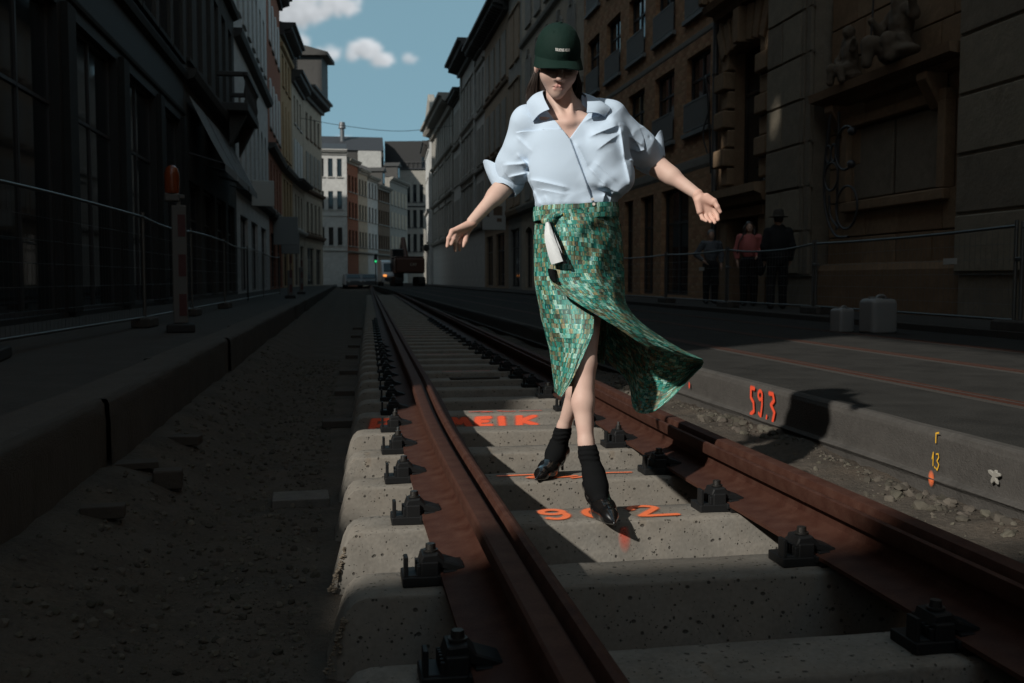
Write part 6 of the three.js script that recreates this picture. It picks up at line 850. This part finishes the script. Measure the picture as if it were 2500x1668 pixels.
// ================================================================ bystanders behind the fence
mat('coat_dark', [0.018, 0.019, 0.021], 0.9); mat('trouser_dark', [0.014, 0.014, 0.015], 0.9); mat('blouse_pink', [0.42, 0.13, 0.12], 0.85); mat('skin_plain', [0.42, 0.26, 0.19], 0.55); mat('hat_felt', [0.05, 0.045, 0.038], 0.95); mat('hair_grey', [0.16, 0.155, 0.15], 0.7); mat('shoe_black', [0.012, 0.012, 0.012], 0.4);
mat('stripes', [1, 1, 1], 0.85, { map: rep(canvasTex(8, 128, (g) => { g.fillStyle = '#14171c'; g.fillRect(0, 0, 8, 128); g.fillStyle = '#8d9298'; for (let k = 0; k < 4; k++) g.fillRect(0, k * 32, 8, 11); }), 8, 8) });
function bystander(sp) {
  const o = thing('person', sp.label, 'person', sp.p, sp.ry, 'bystanders behind the right fence'), k = sp.h / 1.72;
  const S2 = (f) => (x, y, z) => f(x / k, y / k, z / k) * k, lo = [-0.5 * k, -0.02, -0.4 * k], hi = [0.5 * k, 1.8 * k, 0.45 * k];
  const aL = sp.armL ?? [[-0.19, 1.38, -0.02], [-0.25, 1.12, -0.03], [-0.23, 0.88, 0.06]], aR = sp.armR ?? [[0.19, 1.38, -0.02], [0.25, 1.12, -0.03], [0.23, 0.88, 0.06]], lL = sp.legL ?? [[-0.09, 0.88, 0], [-0.1, 0.48, 0.02], [-0.1, 0.08, -0.02]], lR = sp.legR ?? [[0.09, 0.88, 0], [0.1, 0.48, 0.02], [0.1, 0.08, -0.02]];
  const hand = (a) => { const e = a[1], w = a[2], d = V(w[0] - e[0], w[1] - e[1], w[2] - e[2]).normalize(), f = []; const q = (t, s, u) => [w[0] + d.x * t + s, w[1] + d.y * t, w[2] + d.z * t + u]; f.push(cap(w, q(0.07, 0, 0), 0.026, 0.024)); for (let i = 0; i < 4; i++) f.push(...chain([q(0.075, 0, -0.026 + i * 0.018), q(0.115, 0.006, -0.026 + i * 0.018), q(0.14 - 0.008 * Math.abs(i - 1.5), 0.016, -0.024 + i * 0.016)], [0.0095, 0.0085, 0.007])); f.push(...chain([q(0.02, 0, 0.024), q(0.06, 0.008, 0.045), q(0.085, 0.012, 0.045)], [0.012, 0.01, 0.008])); return union(f, 0.008); };
  const face = union([ell([0, 1.60, 0], [0.075, 0.105, 0.09]), ell([0, 1.55, 0.035], [0.055, 0.07, 0.055]), cap([0, 1.60, 0.085], [0, 1.565, 0.103], 0.009, 0.012), ell([-0.078, 1.585, -0.01], [0.01, 0.028, 0.016]), ell([0.078, 1.585, -0.01], [0.01, 0.028, 0.016]), cap([-0.02, 1.525, 0.083], [0.02, 1.525, 0.083], 0.006), cap([0, 1.40, -0.01], [0, 1.52, 0.0], 0.055, 0.05)], 0.02);
  const faceS = (x, y, z) => { let d = face(x, y, z); for (const s of [-1, 1]) d = smax(d, -(Math.hypot((x - s * 0.03) / 1.3, y - 1.61, z - 0.1) - 0.012), 0.014); return d; };
  const flesh = union([faceS, hand(aL), hand(aR), ell([0, 1.15, 0], [0.12, 0.3, 0.08]), ...chain(aL, [0.045, 0.038, 0.026]), ...chain(aR, [0.045, 0.038, 0.026]), ...chain(lL, [0.075, 0.05, 0.035]), ...chain(lR, [0.075, 0.05, 0.035])], 0.015);
  mesh('body', surfaceNets(S2(flesh), lo, hi, 0.0125), 'skin_plain', o);
  const wr = (f) => (x, y, z) => f(x, y, z) + 0.006 * n3(x * 14, y * 7, z * 14);
  const top = union([ell([0, 1.2, 0], sp.coat ? [0.21, 0.3, 0.15] : [0.17, 0.26, 0.125]), cap([-0.17, 1.4, -0.01], [0.17, 1.4, -0.01], 0.06), ...chain([aL[0], aL[1], mixP(aL[1], aL[2], sp.cuff ?? 0.9)], [0.07, 0.062, 0.05]), ...chain([aR[0], aR[1], mixP(aR[1], aR[2], sp.cuff ?? 0.9)], [0.07, 0.062, 0.05]), ...(sp.coat ? [ell([0, 0.93, 0], [0.2, 0.2, 0.15]), cap([-0.06, 1.46, 0], [0.06, 1.46, 0], 0.06)] : [])], 0.04);
  mesh(sp.coat ? 'coat' : 'shirt', surfaceNets(S2((x, y, z) => smax(wr(top)(x, y, z), (sp.coat ? 0.78 : 0.95) - y, 0.02)), lo, hi, 0.0145), sp.topMat, o);
  const bot = union([ell([0, 0.9, 0], [0.155, 0.14, 0.12]), ...chain(lL, [0.1, 0.082, 0.07]), ...chain(lR, [0.1, 0.082, 0.07])], 0.04); mesh('trousers', surfaceNets(S2((x, y, z) => smax(wr(bot)(x, y, z), y - 1.0, 0.01)), lo, hi, 0.0145), 'trouser_dark', o);
  for (const l of [lL, lR]) mesh('shoe', surfaceNets(S2((x, y, z) => smax(union([cap([l[2][0], 0.05, l[2][2] - 0.03], [l[2][0], 0.035, l[2][2] + 0.16], 0.048, 0.034), cap([l[2][0], 0.05, l[2][2] - 0.03], [l[2][0], 0.1, l[2][2] - 0.01], 0.05, 0.046)], 0.03)(x, y, z), -y, 0.008)), [(l[2][0] - 0.12) * k, -0.02, (l[2][2] - 0.15) * k], [(l[2][0] + 0.12) * k, 0.2 * k, (l[2][2] + 0.25) * k], 0.012), 'shoe_black', o);
  if (sp.hair) mesh('hair', surfaceNets(S2((x, y, z) => { const f = union([ell([0, 1.625, -0.015], [0.088, 0.1, 0.1]), ...(sp.long ? [cap([-0.085, 1.58, -0.02], [-0.11, 1.36, 0.01], 0.045, 0.04), cap([0.085, 1.58, -0.02], [0.11, 1.36, 0.01], 0.045, 0.04), ell([0, 1.48, -0.07], [0.1, 0.16, 0.05])] : [])], 0.03); return smax(f(x, y, z) + 0.008 * n3(x * 40, y * 12, z * 40), -(ell([0, 1.575, 0.075], [0.06, 0.085, 0.06])(x, y, z)), 0.02); }), lo, hi, 0.011), sp.hair, o);
  if (sp.hat) { const g = new THREE.LatheGeometry([[0.0, 0.13], [0.05, 0.135], [0.085, 0.115], [0.095, 0.05], [0.1, 0.012], [0.17, 0.0], [0.175, -0.006], [0.1, -0.002], [0.088, -0.02]].map((p) => new THREE.Vector2(...p)), 32); g.scale(1, 1, 1.12); g.translate(0, 1.655, 0); g.scale(k, k, k); mesh('hat', g, 'hat_felt', o); }
  return [o, k];
}
function mixP(a, b, t) { return [mix(a[0], b[0], t), mix(a[1], b[1], t), mix(a[2], b[2], t)]; }
bystander({ label: 'person in dark coat and brimmed hat with back turned, behind the fence', p: [7.75, PY, -17.2], ry: Math.PI - 0.3, h: 1.74, coat: true, topMat: 'coat_dark', hat: true, hair: 'hair', legL: [[-0.09, 0.88, 0], [-0.1, 0.48, 0.03], [-0.1, 0.08, 0.02]], legR: [[0.09, 0.88, 0], [0.12, 0.47, 0.0], [0.14, 0.09, -0.2]] });
const [pinkP, pk] = bystander({ label: 'person with long dark hair in pink blouse and black trousers behind the fence', p: [7.95, PY, -19.0], ry: -0.35, h: 1.70, topMat: 'blouse_pink', hair: 'hair', long: true, armR: [[0.19, 1.38, -0.02], [0.24, 1.12, -0.06], [0.15, 1.0, 0.14]] });
mesh('bag_strap', tube([[-0.12 * pk, 1.44 * pk, 0.05], [-0.2 * pk, 1.3 * pk, 0.12], [-0.24 * pk, 1.05 * pk, 0.1]], 0.012, 20, 6), 'shoe_black', pinkP); mesh('jacket_on_arm', surfaceNets(union([ell([0.22, 0.86, 0.12], [0.11, 0.26, 0.08])], 0.02), [0.06, 0.55, 0], [0.38, 1.15, 0.25], 0.015), 'coat_dark', pinkP);
bystander({ label: 'grey-haired person in striped top with hand on hip behind the fence', p: [7.9, PY, -21.0], ry: -0.2, h: 1.63, topMat: 'stripes', hair: 'hair_grey', cuff: 0.75, armL: [[-0.19, 1.38, -0.02], [-0.33, 1.14, -0.06], [-0.17, 0.98, 0.08]] });

renderer.render(scene, camera);
